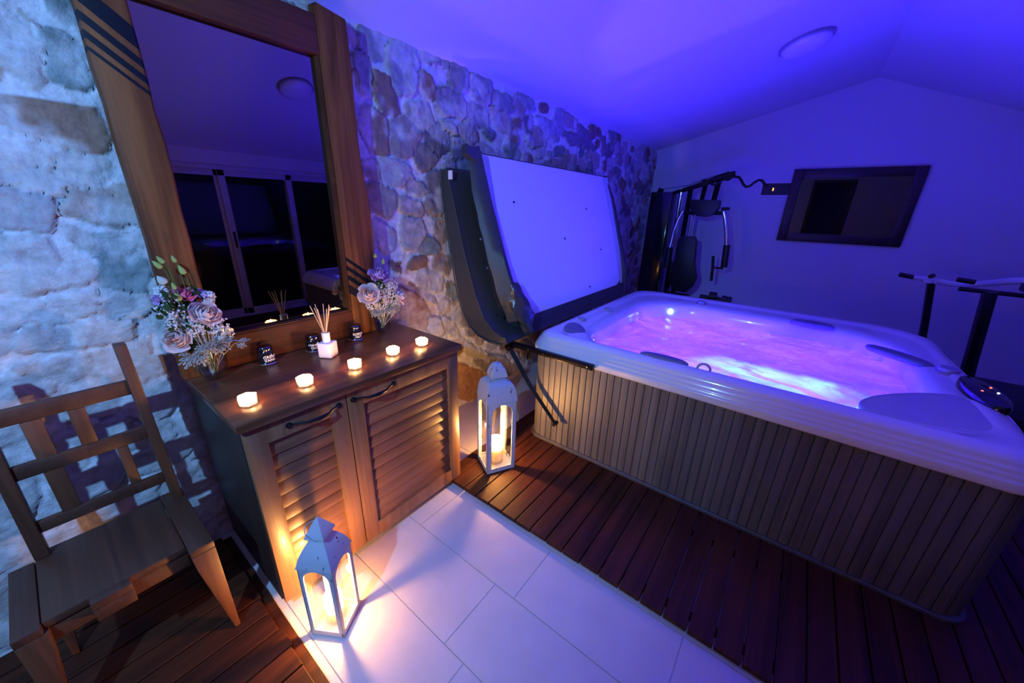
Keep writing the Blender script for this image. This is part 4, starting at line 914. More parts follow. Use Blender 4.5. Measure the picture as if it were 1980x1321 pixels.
# ================================================================ lanterns
def lantern(name, label, x, y, z, rz, S, H, roofh, caph, cs, handle_ang, dome):
    t = thing(name, label, 'lantern', (x, y, z), rz, 'white lanterns')
    h = S / 2; m = MT['lantern']
    def sq(r, zz, n=6):
        p = []
        for (ax, ay), (bx, by) in (((-r, -r), (r, -r)), ((r, -r), (r, r)), ((r, r), (-r, r)), ((-r, r), (-r, -r))):
            for k in range(n): p.append((ax + (bx - ax) * k / n, ay + (by - ay) * k / n, zz))
        return p
    bm = BM(); b2(bm, (-h, -h, 0.001), (h, h, 0.010), bevel=0.002); b2(bm, (-h + .006, -h + .006, 0.010), (h - .006, h - .006, 0.013)); obj('base_plate', bm, m, t)
    # four arched walls
    pw = 0.020 * (S / 0.18) ** 2; za, zb = 0.030, H - S * 0.07; a = h - pw - 0.006; spr = zb - a * 0.95
    for k in range(4):
        R = Matrix.Rotation(k * PI / 2, 3, 'Z'); bm = BM()
        def P(u, v, d=0): return R @ Vector((u, -h + d, v))
        hole = [(-a, za), (a, za)]; outer = [(-h, 0.010), (h, 0.010)]
        for q in range(5): zz = za + (spr - za) * (q + 1) / 5; hole.append((a, zz)); outer.append((h, zz))
        n = 12
        for q in range(1, n):
            an = PI * q / n; hole.append((a * math.cos(an), spr + (zb - spr) * math.sin(an)))
            if an <= PI / 4 + 0.01: outer.append((h, spr + (H - spr) * (q / (n / 4))))
            elif an >= 3 * PI / 4 - 0.01: outer.append((-h, spr + (H - spr) * ((n - q) / (n / 4))))
            else: outer.append((h * (1 - 2 * (q - n / 4) / (n / 2)), H))
        for q in range(5): zz = spr + (za - spr) * q / 5; hole.append((-a, zz)); outer.append((-h, zz))
        L = [[P(u, v, d) for u, v in ring] for ring, d in ((outer, 0), (hole, 0), (hole, 0.005), (outer, 0.005))]
        loft(bm, L + [L[0]])
        bmesh.ops.remove_doubles(bm, verts=bm.verts, dist=1e-6)
        # raised door moulding lines
        if k == 1:
            for sx in (-1, 1): tube(bm, [P(sx * (h - 0.006), 0.02, -0.001), P(sx * (h - 0.006), H - 0.006, -0.001)], 0.0016, n=6)
            tube(bm, [P(-h + .006, H - .006, -0.001), P(h - .006, H - .006, -0.001)], 0.0016, n=6)
        o = obj('arched_wall', bm, m, t)
        bm = BM(); L = [[P(u * 1.02, v if v < spr else v + 0.001, 0.0035) for u, v in hole]]
        V = [bm.verts.new(p) for p in L[0]]; bm.faces.new(V); obj('glass_pane', bm, MT['glass'], o, smooth=False)
    bm = BM(); R = Matrix.Rotation(PI / 2, 3, 'Z')
    p = R @ Vector((h - 0.006, -h - 0.003, H * 0.55)); box(bm, p, (0.006, 0.006, 0.028), bevel=0.001)
    tube(bm, [p + Vector((0.002, 0, 0.012)), p + Vector((0.010, 0, 0.004)), p + Vector((0.004, 0, -0.008))], 0.0015, n=6); obj('door_latch', bm, MT['iron'], t)
    bm = BM(); nk = h * cs * 0.86; rings = [sq(h + 0.003, H - 0.002), sq(h + 0.003, H + 0.002)]
    for i in range(1, 9):
        q = i / 8
        if dome: r = nk + (h - nk) * math.cos(q * PI / 2) ** 0.75 if q < 1 else nk
        else: r = nk + (h - nk) * (1 - q ** 1.7)
        zz = H + 0.002 + roofh * (math.sin(q * PI / 2) if dome else q)
        rings.append(sq(r, zz))
    loft(bm, rings); inner = [[(x_ * .97, y_ * .97, z_ - .002) for x_, y_, z_ in r] for r in rings[::-1]]
    loft(bm, inner); obj('roof', bm, m, t, angle=50)
    zc = H + roofh
    bm = BM(); loft(bm, [sq(nk, zc), sq(nk * 1.02, zc + caph * 0.18)]); obj('vent_collar', bm, m, t, smooth=False)
    z1 = zc + caph * 0.18; c_ = h * cs; bm = BM()
    prof = ([(1.12, 0), (1.12, .03), (1.02, .28), (.80, .60), (.45, .88), (.02, 1.0)] if dome else [(1.15, 0), (1.15, .03), (.82, .32), (.45, .66), (.02, 1.0)])
    loft(bm, [sq(c_ * r_, z1 + 0.001 + caph * 0.82 * q) for r_, q in prof], caps=(True, True)); obj('cap', bm, m, t, angle=50)
    bm = BM(); rr = c_ * 1.28; hz = z1 + 0.006
    Rm = Matrix.Rotation(handle_ang, 3, 'X'); pts = []
    for q in range(25):
        an = PI * (-0.02 + 1.04 * q / 24); pts.append(Vector((rr * math.cos(an), 0, 0)) + Vector((0, 0, rr * 1.25 * math.sin(an))))
    pts = [Rm @ p + Vector((0, 0, hz)) for p in pts]; tube(bm, pts, 0.0016 * S / 0.13, n=8)
    for p in (pts[0], pts[-1]): tube(bm, [p, Vector((p.x * 0.80, p.y, p.z))], 0.002, n=6)
    obj('wire_handle', bm, MT['lantern'], t)
    return t
L1 = (0.384, 1.118); L2 = (1.484, 1.224)
lantern('lantern', 'short white distressed lantern standing on the floor tiles in front of the left cabinet door', L1[0], L1[1], 0.0, 0.56, 0.128, 0.345, 0.090, 0.088, 0.50, -1.15, False)
lantern('lantern', 'tall white domed lantern standing on the wooden deck between cabinet and hot tub', L2[0], L2[1], 0.030, -0.497, 0.180, 0.470, 0.120, 0.105, 0.46, 0.15, True)
def pillar(x, y, z, r, h, gr, gh, label, k=1.0):
    t = thing('pillar_candle', label, 'candle', (x, y, z), 0, 'candles inside the lanterns')
    bm = BM(); lathe(bm, [(0, 0.0015), (gr * .98, 0.0015), (gr, 0.01), (gr, gh), (gr * .96, gh), (gr * .96, 0.012), (0, 0.009)], n=32); obj('glass_tumbler', bm, MT['hurricane'], t)
    bm = BM(); lathe(bm, [(0, 0.0125), (r, 0.0125), (r, h), (r * .9, h + 0.002), (r * .7, h - 0.004), (0, h - 0.004)], n=28); obj('wax', bm, MT['wax'], t)
    bm = BM(); tube(bm, [(0, 0, h - 0.004), (0.001, 0, h + 0.008)], 0.001, n=6); obj('wick', bm, MT['black'], t)
    bm = BM(); s = 1.2; lathe(bm, [(0, h + 0.008), (0.005 * s, h + 0.020), (0.0070 * s, h + 0.034), (0.0048 * s, h + 0.050), (0.0015 * s, h + 0.066), (0, h + 0.072)], n=14); obj('flame', bm, MT['flame'], t)
    lamp('candle_light', 'POINT', (0, 0, h + 0.045), P_CANDLE * k, (1.0, 0.47, 0.13), 0.010, parent=t)
pillar(L1[0], L1[1], 0.013, 0.022, 0.072, 0.033, 0.125, 'lit ivory candle in a glass tumbler inside the short lantern on the tiles')
pillar(L2[0], L2[1], 0.043, 0.033, 0.115, 0.046, 0.165, 'lit ivory candle in a glass tumbler inside the tall lantern on the deck', 1.3)

# ================================================================ hot tub
TX0, TX1, TY0, TY1, TZ = 1.862, 3.85, -0.89, 1.285, 0.80
RO = [0.22, 0.14, 0.14, 0.34]
def ins(d, z, r=None):
    return [(x, y, z) for x, y in rrect(TX0 + d, TX1 - d, TY0 + d, TY1 - d, [max(0.03, q - d * 0.6) for q in (r or RO)])]
def pool(d, z):
    return [(x, y, z) for x, y in rrect(1.99 + d, 3.50 - d, -0.68 + d, 1.03 - d, [0.42 - d * .4, 0.30 - d * .4, 0.50 - d * .4, 0.42 - d * .4])]
def mixr(A, B, t, z): return [(a[0] + (b[0] - a[0]) * t, a[1] + (b[1] - a[1]) * t, z) for a, b in zip(A, B)]
tub = thing('hot_tub', 'large white hot tub with grey slatted sides full of bubbling violet-lit water', 'hot tub', (0, 0, 0))
bm = BM()
prof = [(0.018, .668), (0.004, .670), (0, .677), (0, .706), (0.003, .712), (0.009, .716), (0.010, .727), (0.013, .733), (0.019, .737), (0.020, .747), (0.024, .753), (0.031, .757), (0.033, .768), (0.040, .778), (0.055, .790), (0.075, .797), (0.092, .80)]
R = [ins(d, z) for d, z in prof]; A = ins(0.092, 0.80); Bp = pool(0, 0.79)
R += [mixr(A, Bp, t_, z) for t_, z in ((.18, .800), (.28, .796), (.33, .789), (.42, .787), (.70, .786), (.85, .784), (1.0, .776))]
R += [pool(d, z) for d, z in ((.018, .762), (.030, .735), (.038, .70), (.045, .64), (.06, .55), (.10, .45), (.22, .40), (.28, .30), (.34, .25), (.45, .245))]
loft(bm, R, caps=(False, True)); obj('acrylic_shell', bm, MT['acrylic'], tub, angle=60)
# water
bm = BM(); base = pool(0.042, 0.665); cx = sum(p[0] for p in base) / len(base); cy = sum(p[1] for p in base) / len(base)
rings = []; K = 46; nrs = [np.array(base)[:, :2]]
for k in range(K):
    s = 1 - k / K; P_ = np.array([(cx + (p[0] - cx) * s, cy + (p[1] - cy) * s) for p in base])
    hz = 0.665 + (0.012 * fbm(P_[:, 0], P_[:, 1], 5, 90, 3) + 0.010 * fbm(P_[:, 0], P_[:, 1], 16, 95, 3)) * min(1, k / 3)
    rings.append([(a, b_, float(c_)) for (a, b_), c_ in zip(P_, hz)])
loft(bm, rings, caps=(False, True)); wo = obj('water', bm, MT['water'], tub, angle=180)
# skirt of vertical slats
bm = BM()
out = rrect(1.890, 3.82, -0.862, 1.257, [0.19, 0.10, 0.10, 0.31], n=1600); P_ = np.array(out)
d = np.r_[0, np.cumsum(np.hypot(*(np.roll(P_, -1, 0) - P_).T))]; tot = d[-1]; ns = int(round(tot / 0.0435)); pitch = tot / ns
PX = np.r_[P_[:, 0], P_[0, 0]]; PY = np.r_[P_[:, 1], P_[0, 1]]; loop = []
for k in range(ns):
    for f_, inn in ((0.0, 0.006), (0.05, 0.006), (0.10, 0.0), (0.35, -0.0006), (0.65, -0.0006), (0.95, 0.0)):
        s = ((k + f_) * pitch) % tot; x = np.interp(s, d, PX); y = np.interp(s, d, PY); s2 = (s + 0.004) % tot
        tx = np.interp(s2, d, PX) - x; ty = np.interp(s2, d, PY) - y; l = math.hypot(tx, ty) or 1; nx_, ny_ = -ty / l, tx / l
        loop.append((x + nx_ * inn, y + ny_ * inn))
loft(bm, [[(x, y, z) for x, y in loop] for z in (0.045, 0.672)]); obj('slatted_skirt', bm, MT['skirt'], tub, smooth=False)
bm = BM(); loft(bm, [[(x, y, z) for x, y in rrect(1.874 + o_, 3.835 - o_, -0.877 + o_, 1.272 - o_, [.2, .11, .11, .32])] for z, o_ in ((0.031, 0.0), (0.044, 0.0), (0.050, 0.006), (0.050, 0.03))], caps=(True, True)); obj('base_tray', bm, plain('grey_base_tray', (0.07, 0.07, 0.075), 0.5, noise=.2), tub)
# filter lid
def disc(bm, c, rx, ry, ang, prof, n=48, tilt=(0, 0)):
    ca, sa = math.cos(ang), math.sin(ang); rr = []
    for f_, z in prof:
        ring = []
        for k in range(n):
            a = 2 * PI * k / n; u, v = rx * f_ * math.cos(a), ry * f_ * math.sin(a); X_, Y_ = u * ca - v * sa, u * sa + v * ca
            ring.append((c[0] + X_, c[1] + Y_, c[2] + z + X_ * tilt[0] + Y_ * tilt[1]))
        rr.append(ring)
    loft(bm, rr, caps=(True, True))
LP_ = [(2.02, -.375), (2.10, -.36), (2.25, -.45), (2.40, -.60), (2.475, -.72), (2.47, -.80), (2.38, -.845), (2.24, -.845), (2.13, -.825), (2.06, -.74), (2.03, -.62), (2.00, -.48)]
def closed_spline(P_, n=6):
    o_ = []; m_ = len(P_)
    for i in range(m_):
        p0, p1, p2, p3 = [np.array(P_[(i + k) % m_]) for k in (-1, 0, 1, 2)]
        for k in range(n): t = k / n; o_.append(0.5 * (2 * p1 + (p2 - p0) * t + (2 * p0 - 5 * p1 + 4 * p2 - p3) * t * t + (3 * p1 - p0 - 3 * p2 + p3) * t ** 3))
    return o_
LS = closed_spline(LP_); lc = sum(LS) / len(LS)
bm = BM(); loft(bm, [[tuple(lc + (p - lc) * f_) + (0.785 + z,) for p in LS] for f_, z in ((1.0, -.03), (1.005, -.004), (.99, .003), (.965, .004), (.95, .0), (.93, .001), (.5, .006), (.05, .008))], caps=(True, True))
obj('filter_lid', bm, plain('white_acrylic_lid', (0.50, 0.50, 0.54), 0.35), tub, angle=60)
def headrest(c, L, W, H_, ang, tilt, m='pillow', name='headrest'):
    bm = BM(); disc(bm, c, L / 2, W / 2, ang, [(0.96, -0.012), (1, 0.0), (.98, H_ * .5), (.86, H_ * .85), (.6, H_), (.05, H_ * .92)], tilt=tilt); return obj(name, bm, MT[m], tub, angle=60)
headrest((2.115, 1.075, 0.772), 0.22, 0.15, 0.026, 0.5, (0.12, 0.25))
headrest((3.02, -0.60, 0.778), 0.34, 0.17, 0.026, math.radians(50), (-0.10, 0.10))
headrest((3.47, -0.19, 0.780), 0.09, 0.27, 0.028, 0, (0.1, 0))
headrest((1.985, 0.46, 0.790), 0.07, 0.26, 0.022, 0, (0, 0))
# jets, diverter knobs, grab ring, cup ring
def knob(c, r, tilt=(0, 0), ell=1.0, name='diverter_knob'):
    bm = BM(); disc(bm, c, r, r * ell, 0, [(1.2, -.006), (1.22, .001), (1.1, .005), (1.04, .003), (.98, .004), (.95, .018), (.8, .023), (.4, .018), (.05, .019)], tilt=tilt); obj(name, bm, MT['grey_plastic'], tub)
knob((2.84, -0.765, 0.792), 0.052, ell=0.85); knob((3.58, 0.60, 0.790), 0.035); knob((2.76, 1.13, 0.786), 0.034); knob((2.36, 1.155, 0.786), 0.030)
bm = BM(); tube(bm, [(1.968, 0.255 + 0.030 * math.cos(a), 0.796 + 0.032 * math.sin(a)) for a in [PI * k / 14 for k in range(-1, 16)]], 0.0065, n=10); obj('grab_ring', bm, MT['grey_plastic'], tub)
bm = BM(); disc(bm, (2.53, -0.812, 0.80), 0.20, 0.062, 0.06, [(1, -.01), (1, .008), (.96, .020), (.8, .028), (.05, .030)]); obj('control_panel', bm, MT['panel'], tub)
for k, (x, y, c_) in enumerate(((2.64, -0.797, 'r'), (2.565, -0.838, 'r'), (2.485, -0.793, 'r'), (2.425, -0.835, 'r'), (2.50, -0.845, 'w'))):
    bm = BM(); disc(bm, (x, y, 0.8255 - (0.004 if abs(x - 2.53) > .09 else 0)), 0.0045, 0.0045, 0, [(1, 0), (1, .004), (.6, .006)], n=10)
    obj('indicator_light', bm, emit('red_led', (1.0, 0.10, 0.10), 4) if c_ == 'r' else emit('white_led', (0.6, 0.7, 1), 6), tub)
for c, nrm in (((3.395, 0.80, 0.712), (-1, -.5, 0)), ((2.205, 0.978, 0.700), (.3, -.95, 0.1))):
    bm = BM(); n_ = Vector(nrm).normalized(); tube(bm, [Vector(c) - n_ * .012, Vector(c) + n_ * .006], [0.026, 0.022], n=18)
    obj('pool_light', bm, emit('tub_led', (0.15, 0.38, 1.0), 9), tub)

# ================================================================ cover folded open against the wall, and its lifter
cov = thing('tub_cover', 'folded hot tub cover standing open with its pale lining facing the room', 'hot tub cover', (2.75, 1.5, 0.70))
TH = math.atan2(0.34, 1.06); OY, OZ = 1.365, 0.80
def LC(x, n_, s):   # x along the wall, n_ towards the room, s up the leaning slab
    return Vector((x - 2.75, OY + s * math.sin(TH) - n_ * math.cos(TH) - 1.5, OZ + s * math.cos(TH) + n_ * math.sin(TH) - 0.70))
def lslab(bm, x0, x1, n0, n1, s0, s1, r=0.02, rb=None):
    rb = rb or r; pts = rrect(x0, x1, s0, s1, [r, r, rb, rb], n=80)
    loft(bm, [[LC(x, n_, s) for x, s in pts] for n_ in (n0, n1)], caps=(True, True))
SL = 1.115
bm = BM(); lslab(bm, 1.850, 3.72, -0.060, -0.002, -0.03, SL, .02, .12); bmesh.ops.bevel(bm, geom=[e for e in bm.edges if e.calc_face_angle(0) > 1.2], offset=0.010, segments=3, profile=.5, affect='EDGES'); obj('front_panel', bm, MT['vinyl'], cov)
bm = BM(); lslab(bm, 1.865, 3.665, -0.003, 0.006, 0.055, SL - 0.012, .01, .17); obj('pale_lining', bm, MT['liner'], cov)
# side and bottom skirts of the cover standing up from its edge
for nm, pts in (('left', [(1.865, .012, SL), (1.835, .030, SL * .75), (1.84, .045, SL * .4), (1.86, .055, 0.2), (1.90, .05, .05)]), ('right', [(3.665, .012, SL), (3.70, .035, SL * .75), (3.70, .04, SL * .4), (3.68, .05, 0.2), (3.64, .045, 0.05)])):
    bm = BM(); sg = -1 if nm == 'left' else 1; ringsA = []
    sm_ = []
    for i in range(len(pts) - 1):
        for q in range(5): t_ = q / 5; sm_.append([pts[i][k] + (pts[i + 1][k] - pts[i][k]) * t_ for k in range(3)])
    sm_.append(pts[-1])
    for x, n_, s in sm_:
        w_ = 0.004 * math.sin(s * 30)
        ringsA.append([LC(x + sg * (.085 + w_), -0.028, s), LC(x + sg * .075, -0.01, s), LC(x + sg * .03 + w_, n_ + .008, s), LC(x - sg * .004, n_ + .004, s), LC(x - sg * .006, -.001, s), LC(x + sg * .02, -.03, s)])
    loft(bm, ringsA, caps=(True, True)); obj('side_flap', bm, MT['vinyl'], cov, angle=60)
for x0, x1, nm in ((1.850, 1.935, 'l'), (3.60, 3.69, 'r')):
    bm = BM(); A = []; B_ = []
    for i in range(21):
        s_ = 0.06 + (SL - 0.08) * i / 20; c_ = 0.035 * math.sin(PI * i / 20)
        if nm == 'l': A.append(LC(x0, 0.026, s_)); B_.append(LC(x1 - c_, 0.0075, s_))
        else: A.append(LC(x1, 0.026, s_)); B_.append(LC(x0 + c_, 0.0075, s_))
    loft(bm, [A, B_], close=False); bmesh.ops.solidify(bm, geom=bm.faces[:], thickness=0.003); obj('lining_edge', bm, MT['liner'], cov)
# peaked corner of the flap at the top left
bm = BM(); prism(bm, [(1.70, SL - .03), (1.725, SL + .025), (1.77, SL + .012), (1.86, SL + .022), (1.875, SL - .02), (1.80, SL - .10)], 0, 0, 1) ; bm.free()
bm = BM(); pl_ = [(1.735, SL - .02), (1.75, SL + .035), (1.79, SL + .015), (1.862, SL + .035), (1.868, SL - .02), (1.80, SL - .06)]
loft(bm, [[LC(x, n_, s) for x, s in pl_] for n_ in (-0.03, 0.012)], caps=(True, True)); obj('corner_flap', bm, MT['vinyl'], cov, smooth=False)
# rear half, thicker, hanging behind with a rounded fold at the bottom
PF = [(1.868, 1.765), (1.888, 1.76), (1.885, 1.60), (1.835, 1.30), (1.785, 1.05), (1.735, .90), (1.665, .790), (1.58, .735), (1.47, .714), (1.37, .716), (1.345, .735), (1.36, .770), (1.45, .80), (1.53, .87), (1.60, 1.0), (1.70, 1.28), (1.79, 1.60), (1.84, 1.77)]
bm = BM(); rings = []
for x, sc in ((1.715, .93), (1.725, 1.0), (3.70, 1.0), (3.71, .93)):
    cyy = sum(p[0] for p in PF) / len(PF); czz = sum(p[1] for p in PF) / len(PF)
    rings.append([(x - 2.75, (p[0] if sc == 1 else p[0] + (1.62 + (p[1] - .7) * .22 - p[0]) * .08) - 1.5, (czz + (p[1] - czz) * (1 if sc == 1 else .99)) - .70) for p in PF])
loft(bm, rings, caps=(True, True)); obj('rear_panel', bm, MT['vinyl'], cov, angle=45)
bm = BM()   # dark fold between the halves with seam piping
loft(bm, [[Vector((x - 2.75, y - 1.5, z - .7)) for y, z in ((1.78, 1.70), (1.80, 1.70), (1.60, 1.05), (1.50, .85), (1.47, .85), (1.55, 1.05))] for x in (1.86, 3.65)], caps=(True, True)); obj('fold_hinge', bm, MT['black'], cov, smooth=False)
bm = BM(); tube(bm, [Vector((1.712 - 2.75, p[0] - 1.5, p[1] - .7)) for p in PF[12:]], 0.004, n=8); tube(bm, [Vector((1.712 - 2.75, p[0] - 1.5, p[1] - .7)) for p in PF[1:11]], 0.004, n=8); obj('piping', bm, MT['vinyl'], cov)
bm = BM()
for s in (0.12, 0.24, .42, 0.60): tube(bm, [LC(1.748, -0.035, s), LC(1.738, -0.035, s)], 0.008, n=12)
obj('snap_buttons', bm, MT['chrome'], cov)
bm = BM()
for x, s in ((2.10, .82), (2.68, .55), (3.15, .79), (2.95, .12), (3.30, .42)): tube(bm, [LC(x, 0.005, s), LC(x, 0.011, s)], 0.008, n=10)
obj('dark_studs', bm, MT['black'], cov)
bm = BM(); b2(bm, (-0.006, -0.02, 0), (0.0, 0.02, 0.05))
for v in bm.verts: v.co = Vector((1.71 - 2.75 + v.co.x, 1.80 - 1.5 + v.co.y * .8, 1.70 - .70 + v.co.z))
obj('care_tag', bm, MT['label'], cov, smooth=False)
# crumpled vinyl bag at the lower left corner
bm = BM(); rings = []
for i in range(15):
    q = i / 14; s = 0.29 - 0.34 * q; cx_ = 1.855 + 0.075 * q; ring = []
    for k in range(20):
        a = 2 * PI * k / 20; rr = (0.035 + 0.04 * math.sin(PI * q)) * (1 + 0.16 * math.sin(3 * a + 9 * q) + 0.10 * math.sin(7 * a - 14 * q))
        ring.append(LC(cx_ + rr * math.cos(a), 0.045 + rr * .62 * math.sin(a), s + 0.010 * math.sin(5 * a + 12 * q)))
    rings.append(ring)
loft(bm, rings, caps=(True, True)); obj('crumpled_bag', bm, plain('glossy_vinyl', (0.05, 0.052, 0.05), 0.25, bump=.4, bscale=40), cov, angle=50)

lift = thing('cover_lifter', 'black steel cover lifter bar under the rim at the left corner of the hot tub', 'cover lifter', (1.845, 1.2, 0.45))
def LB(bm, lo, hi, **k): b2(bm, [a - b_ for a, b_ in zip(lo, (1.845, 1.2, .45))], [a - b_ for a, b_ in zip(hi, (1.845, 1.2, .45))], **k)
bm = BM(); LB(bm, (1.826, 0.797, 0.674), (1.860, 1.420, 0.706), bevel=0.004); obj('mounting_bar', bm, MT['blackmetal'], lift)
bm = BM(); tube(bm, [(-.015, .205, .215), (-.012, .02, -.02), (-.012, -0.19, -0.225)], [0.021, 0.019, 0.014], n=4); obj('strut_arm', bm, MT['blackmetal'], lift, angle=30)
bm = BM(); tube(bm, [(-.035, .205, .222), (0.02, .205, .222)], 0.026, n=18); tube(bm, [(-.03, -0.185, -.222), (0.012, -0.185, -.222)], 0.013, n=14); LB(bm, (1.862, 1.262, 0.60), (1.876, 1.283, 0.668), bevel=.003); obj('pivot', bm, MT['blackmetal'], lift)
bm = BM()
for y in (0.83, 1.03, 1.13, 1.25): tube(bm, [(-0.019, y - 1.2, .69 - .45), (-0.0235, y - 1.2, .69 - .45)], 0.0055, n=8)
tube(bm, [(-.036, .205, .222), (-.042, .205, .222)], 0.009, n=8)
obj('bolts', bm, MT['chrome'], lift)

# ================================================================ multi gym
g = thing('multi_gym', 'black and chrome weight-stack home gym behind the hot tub in the far corner', 'exercise machine', (5.2, 1.3, 0))
def G(p): return Vector((p[0] - 5.2, p[1] - 1.3, p[2]))
def GB(bm, lo, hi, **k): b2(bm, tuple(G(lo)), tuple(G(hi)), **k)
bm = BM(); GB(bm, (5.10, 1.425, 0.04), (5.32, 1.70, 1.785), bevel=0.02); obj('weight_stack_shroud', bm, MT['panel'], g)
bm = BM(); GB(bm, (5.0, 1.0, 0.0), (5.08, 1.72, 0.05), bevel=.005); GB(bm, (4.55, 1.13, 0.0), (5.4, 1.21, 0.05), bevel=.005); GB(bm, (5.28, 0.95, 0.0), (5.36, 1.72, 0.05), bevel=.005); obj('floor_frame', bm, MT['blackmetal'], g)
bm = BM(); tube(bm, [G((5.2, 1.34, .05)), G((5.2, 1.355, 1.82))], .022, n=14); obj('chrome_guide_rod', bm, MT['chrome'], g)
bm = BM(); tube(bm, [G((5.22, 1.24, .05)), G((5.22, 1.255, 1.84))], .028, n=4); obj('upright_post', bm, MT['blackmetal'], g)
bm = BM(); tube(bm, [G((5.24, 1.115, 1.60)), G((5.24, 1.10, 1.88))], .026, n=4); tube(bm, [G((5.24, 0.985, 1.60)), G((5.24, 0.96, 1.93))], .030, n=4); obj('upright_post', bm, MT['blackmetal'], g)
bm = BM(); tube(bm, [G((5.2, 1.62, 1.78)), G((5.2, 1.60, 1.83))], .035, n=16); tube(bm, [G((5.2, 1.47, 1.77)), G((5.2, 1.36, 1.80)), G((5.2, 1.1, 1.885)), G((5.2, .93, 1.955)), G((5.2, .80, 1.985))], [.020, .026, .030, .034, .030], n=10)
tube(bm, [G((5.17, .87, 1.955)), G((5.23, .87, 1.955))], .048, n=20); tube(bm, [G((5.17, 1.10, 1.89)), G((5.23, 1.10, 1.89))], .04, n=20)
obj('top_beam', bm, MT['blackmetal'], g)
bm = BM(); tube(bm, [G((5.2, 1.60, 1.82)), G((5.2, 1.3, 1.86)), G((5.2, 1.1, 1.935)), G((5.2, .87, 2.005)), G((5.2, .82, 1.94))], .004, n=6); obj('cable', bm, MT['black'], g)
bm = BM(); pts = [(1.055, 1.925), (1.03, 1.89), (1.005, 1.868), (.965, 1.862), (.935, 1.885), (.90, 1.915), (.86, 1.935), (.80, 1.945), (.745, 1.94), (.715, 1.905), (.685, 1.862), (.655, 1.838), (.62, 1.845), (.585, 1.88), (.55, 1.905), (.515, 1.90), (.485, 1.865), (.455, 1.835)]
tube(bm, [G((5.12, y, z)) for y, z in pts], .0135, n=10); obj('curl_bar', bm, MT['blackmetal'], g)
bm = BM(); prism(bm, [(1.215 - 1.3, 1.70), (.885 - 1.3, 1.695), (.885 - 1.3, 1.61), (.93 - 1.3, 1.535), (1.0 - 1.3, 1.505), (1.10 - 1.3, 1.51), (1.18 - 1.3, 1.56), (1.205 - 1.3, 1.62)], 0, -0.10, 0.03, bevel=.01); obj('press_head', bm, MT['black'], g)
bm = BM(); tube(bm, [G((5.15, 1.30, 1.545)), G((5.15, .80, 1.555))], .022, n=10); tube(bm, [G((5.15, .86, 1.60)), G((5.15, .77, 1.605))], .018, n=10); obj('cross_arm', bm, MT['blackmetal'], g)
for P1, hk in (([(.825, 1.57), (.79, 1.48), (.745, 1.33), (.715, 1.18)], -1), ([(1.275, 1.57), (1.315, 1.47), (1.345, 1.33), (1.36, 1.10)], 1)):
    bm = BM(); tube(bm, [G((5.12, y, z)) for y, z in P1], .024, n=14); arm = obj('press_arm', bm, MT['chrome'], g)
    e = P1[-1]; bm = BM(); tube(bm, [G((5.12, e[0], e[1] + .02)), G((5.12, e[0] - .02 * (hk < 0), e[1] - .24))], .037, n=16); obj('foam_grip', bm, MT['black'], arm)
    if hk < 0:
        bm = BM(); tube(bm, [G((5.12, .70, .925)), G((5.12, .80, .925)), G((5.12, .815, .93))], .013, n=8); tube(bm, [G((5.12, .835, 1.06)), G((5.12, .815, .93)), G((5.12, .80, .76))], .017, n=10); obj('hand_lever', bm, MT['black'], arm)
bm = BM(); tube(bm, [G((5.18, 1.17, 1.56)), G((5.18, 1.17, 1.28))], .018, n=10); obj('pad_post', bm, MT['chrome'], g)
bm = BM(); prism(bm, [(y - 1.3, z) for y, z in ((1.235, 1.275), (1.07, 1.27), (1.045, 1.22), (1.02, .95), (.965, .78), (.99, .66), (1.06, .58), (1.20, .58), (1.275, .66), (1.30, .78), (1.275, .95), (1.27, 1.22))], 0, -0.12, -0.05, bevel=.015); obj('back_pad', bm, MT['black'], g)
bm = BM(); tube(bm, [G((5.15, 1.33, .95)), G((5.15, 1.30, .4))], .03, n=4); obj('seat_post', bm, MT['chrome'], g)
bm = BM(); GB(bm, (4.72, 1.00, 0.50), (5.08, 1.30, 0.565), bevel=.02); obj('seat', bm, MT['black'], g)
bm = BM(); tube(bm, [G((4.95, .86, .58)), G((4.95, .60, .575))], .03, n=12); tube(bm, [G((4.95, .62, .585)), G((4.95, .52, .580))], .05, n=14); tube(bm, [G((4.95, .76, .60)), G((4.95, .68, .60))], .058, n=14); GB(bm, (4.93, .74, .05), (4.98, .78, .56)); GB(bm, (4.93, .74, .02), (5.02, 1.2, .06)); obj('leg_rollers', bm, MT['black'], g)

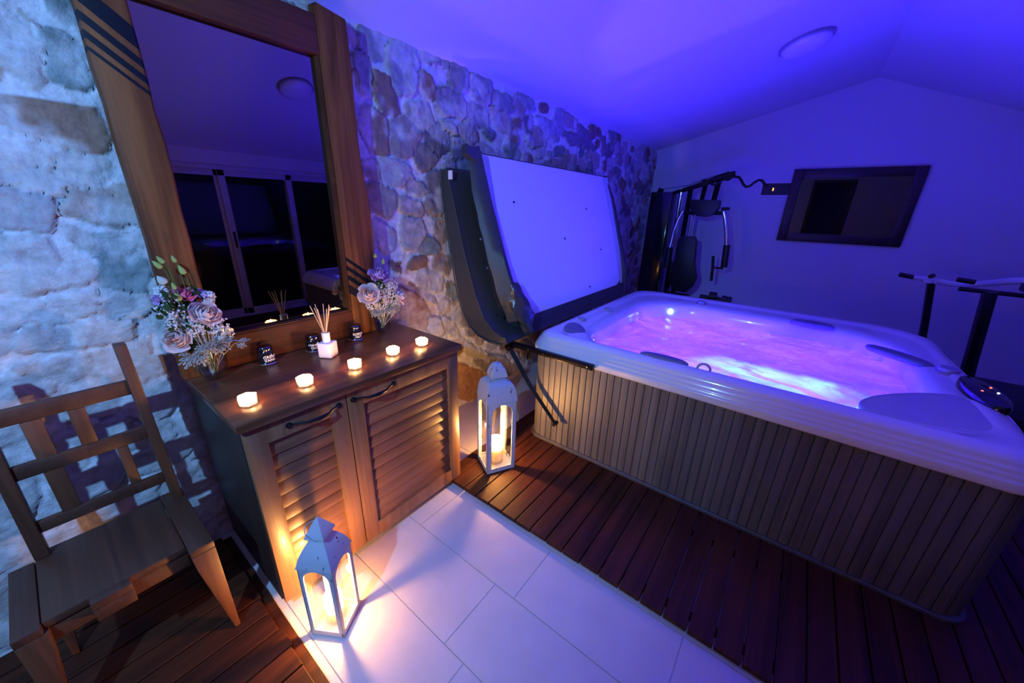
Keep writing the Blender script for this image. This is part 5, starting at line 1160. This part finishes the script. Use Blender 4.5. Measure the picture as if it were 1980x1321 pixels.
# ================================================================ treadmill
tr = thing('treadmill', 'treadmill with pale handrails and dark uprights against the far wall, right of the wall mirror', 'treadmill', (4.8, -1.2, 0))
def T(p): return Vector((p[0] - 4.8, p[1] + 1.2, p[2]))
bm = BM(); b2(bm, T((4.25, -2.15, 0.03)), T((5.25, -0.95, 0.16)), bevel=.03); obj('running_deck', bm, MT['black'], tr)
for (xb, yb_, xt, yt, zt, w_) in ((5.18, -1.19, 5.10, -1.025, 1.02, .030), (4.45, -1.33, 4.40, -1.205, 1.05, .042)):
    bm = BM(); tube(bm, [T((xb, yb_, .14)), T(((xb + xt) / 2, (yb_ + yt) / 2, .6)), T((xt, yt, zt))], [w_ * 1.15, w_, w_], n=8, flat=1.4); obj('upright', bm, MT['blackmetal'], tr)
bm = BM(); b2(bm, T((5.06, -1.06, 0.99)), T((5.14, -0.97, 1.05)), bevel=.012); tube(bm, [T((5.1, -.90, 1.03)), T((5.1, -.97, 1.03)), T((5.1, -1.06, 1.02)), T((5.05, -1.13, 1.01)), T((4.95, -1.20, 1.02)), T((4.8, -1.28, 1.07)), T((4.65, -1.36, 1.12)), T((4.5, -1.46, 1.165)), T((4.42, -1.62, 1.18)), T((4.4, -1.9, 1.18))], [.022, .026, .026, .026, .026, .026, .026, .028, .028, .028], n=14)
obj('pale_handrail', bm, MT['white'], tr)
bm = BM(); tube(bm, [T((5.1, -.905, 1.03)), T((5.1, -.80, 1.045))], .021, n=14); obj('foam_grip', bm, MT['black'], tr)
bm = BM(); tube(bm, [T((4.42, -1.115, 1.105)), T((4.42, -1.02, 1.115))], .019, n=12); obj('foam_grip', bm, MT['black'], tr)
bm = BM(); tube(bm, [T((4.42, -1.05, 1.045)), T((4.42, -1.46, 1.04))], .017, n=10); obj('cross_bar', bm, MT['black'], tr)
bm = BM(); tube(bm, [T((5.05, -1.0, 1.058)), T((5.15, -1.03, 1.058))], .02, n=10); obj('post_cap', bm, MT['black'], tr)
bm = BM(); b2(bm, T((4.35, -1.60, 1.04)), T((4.72, -1.42, 1.24)), bevel=.02); obj('console', bm, MT['black'], tr)
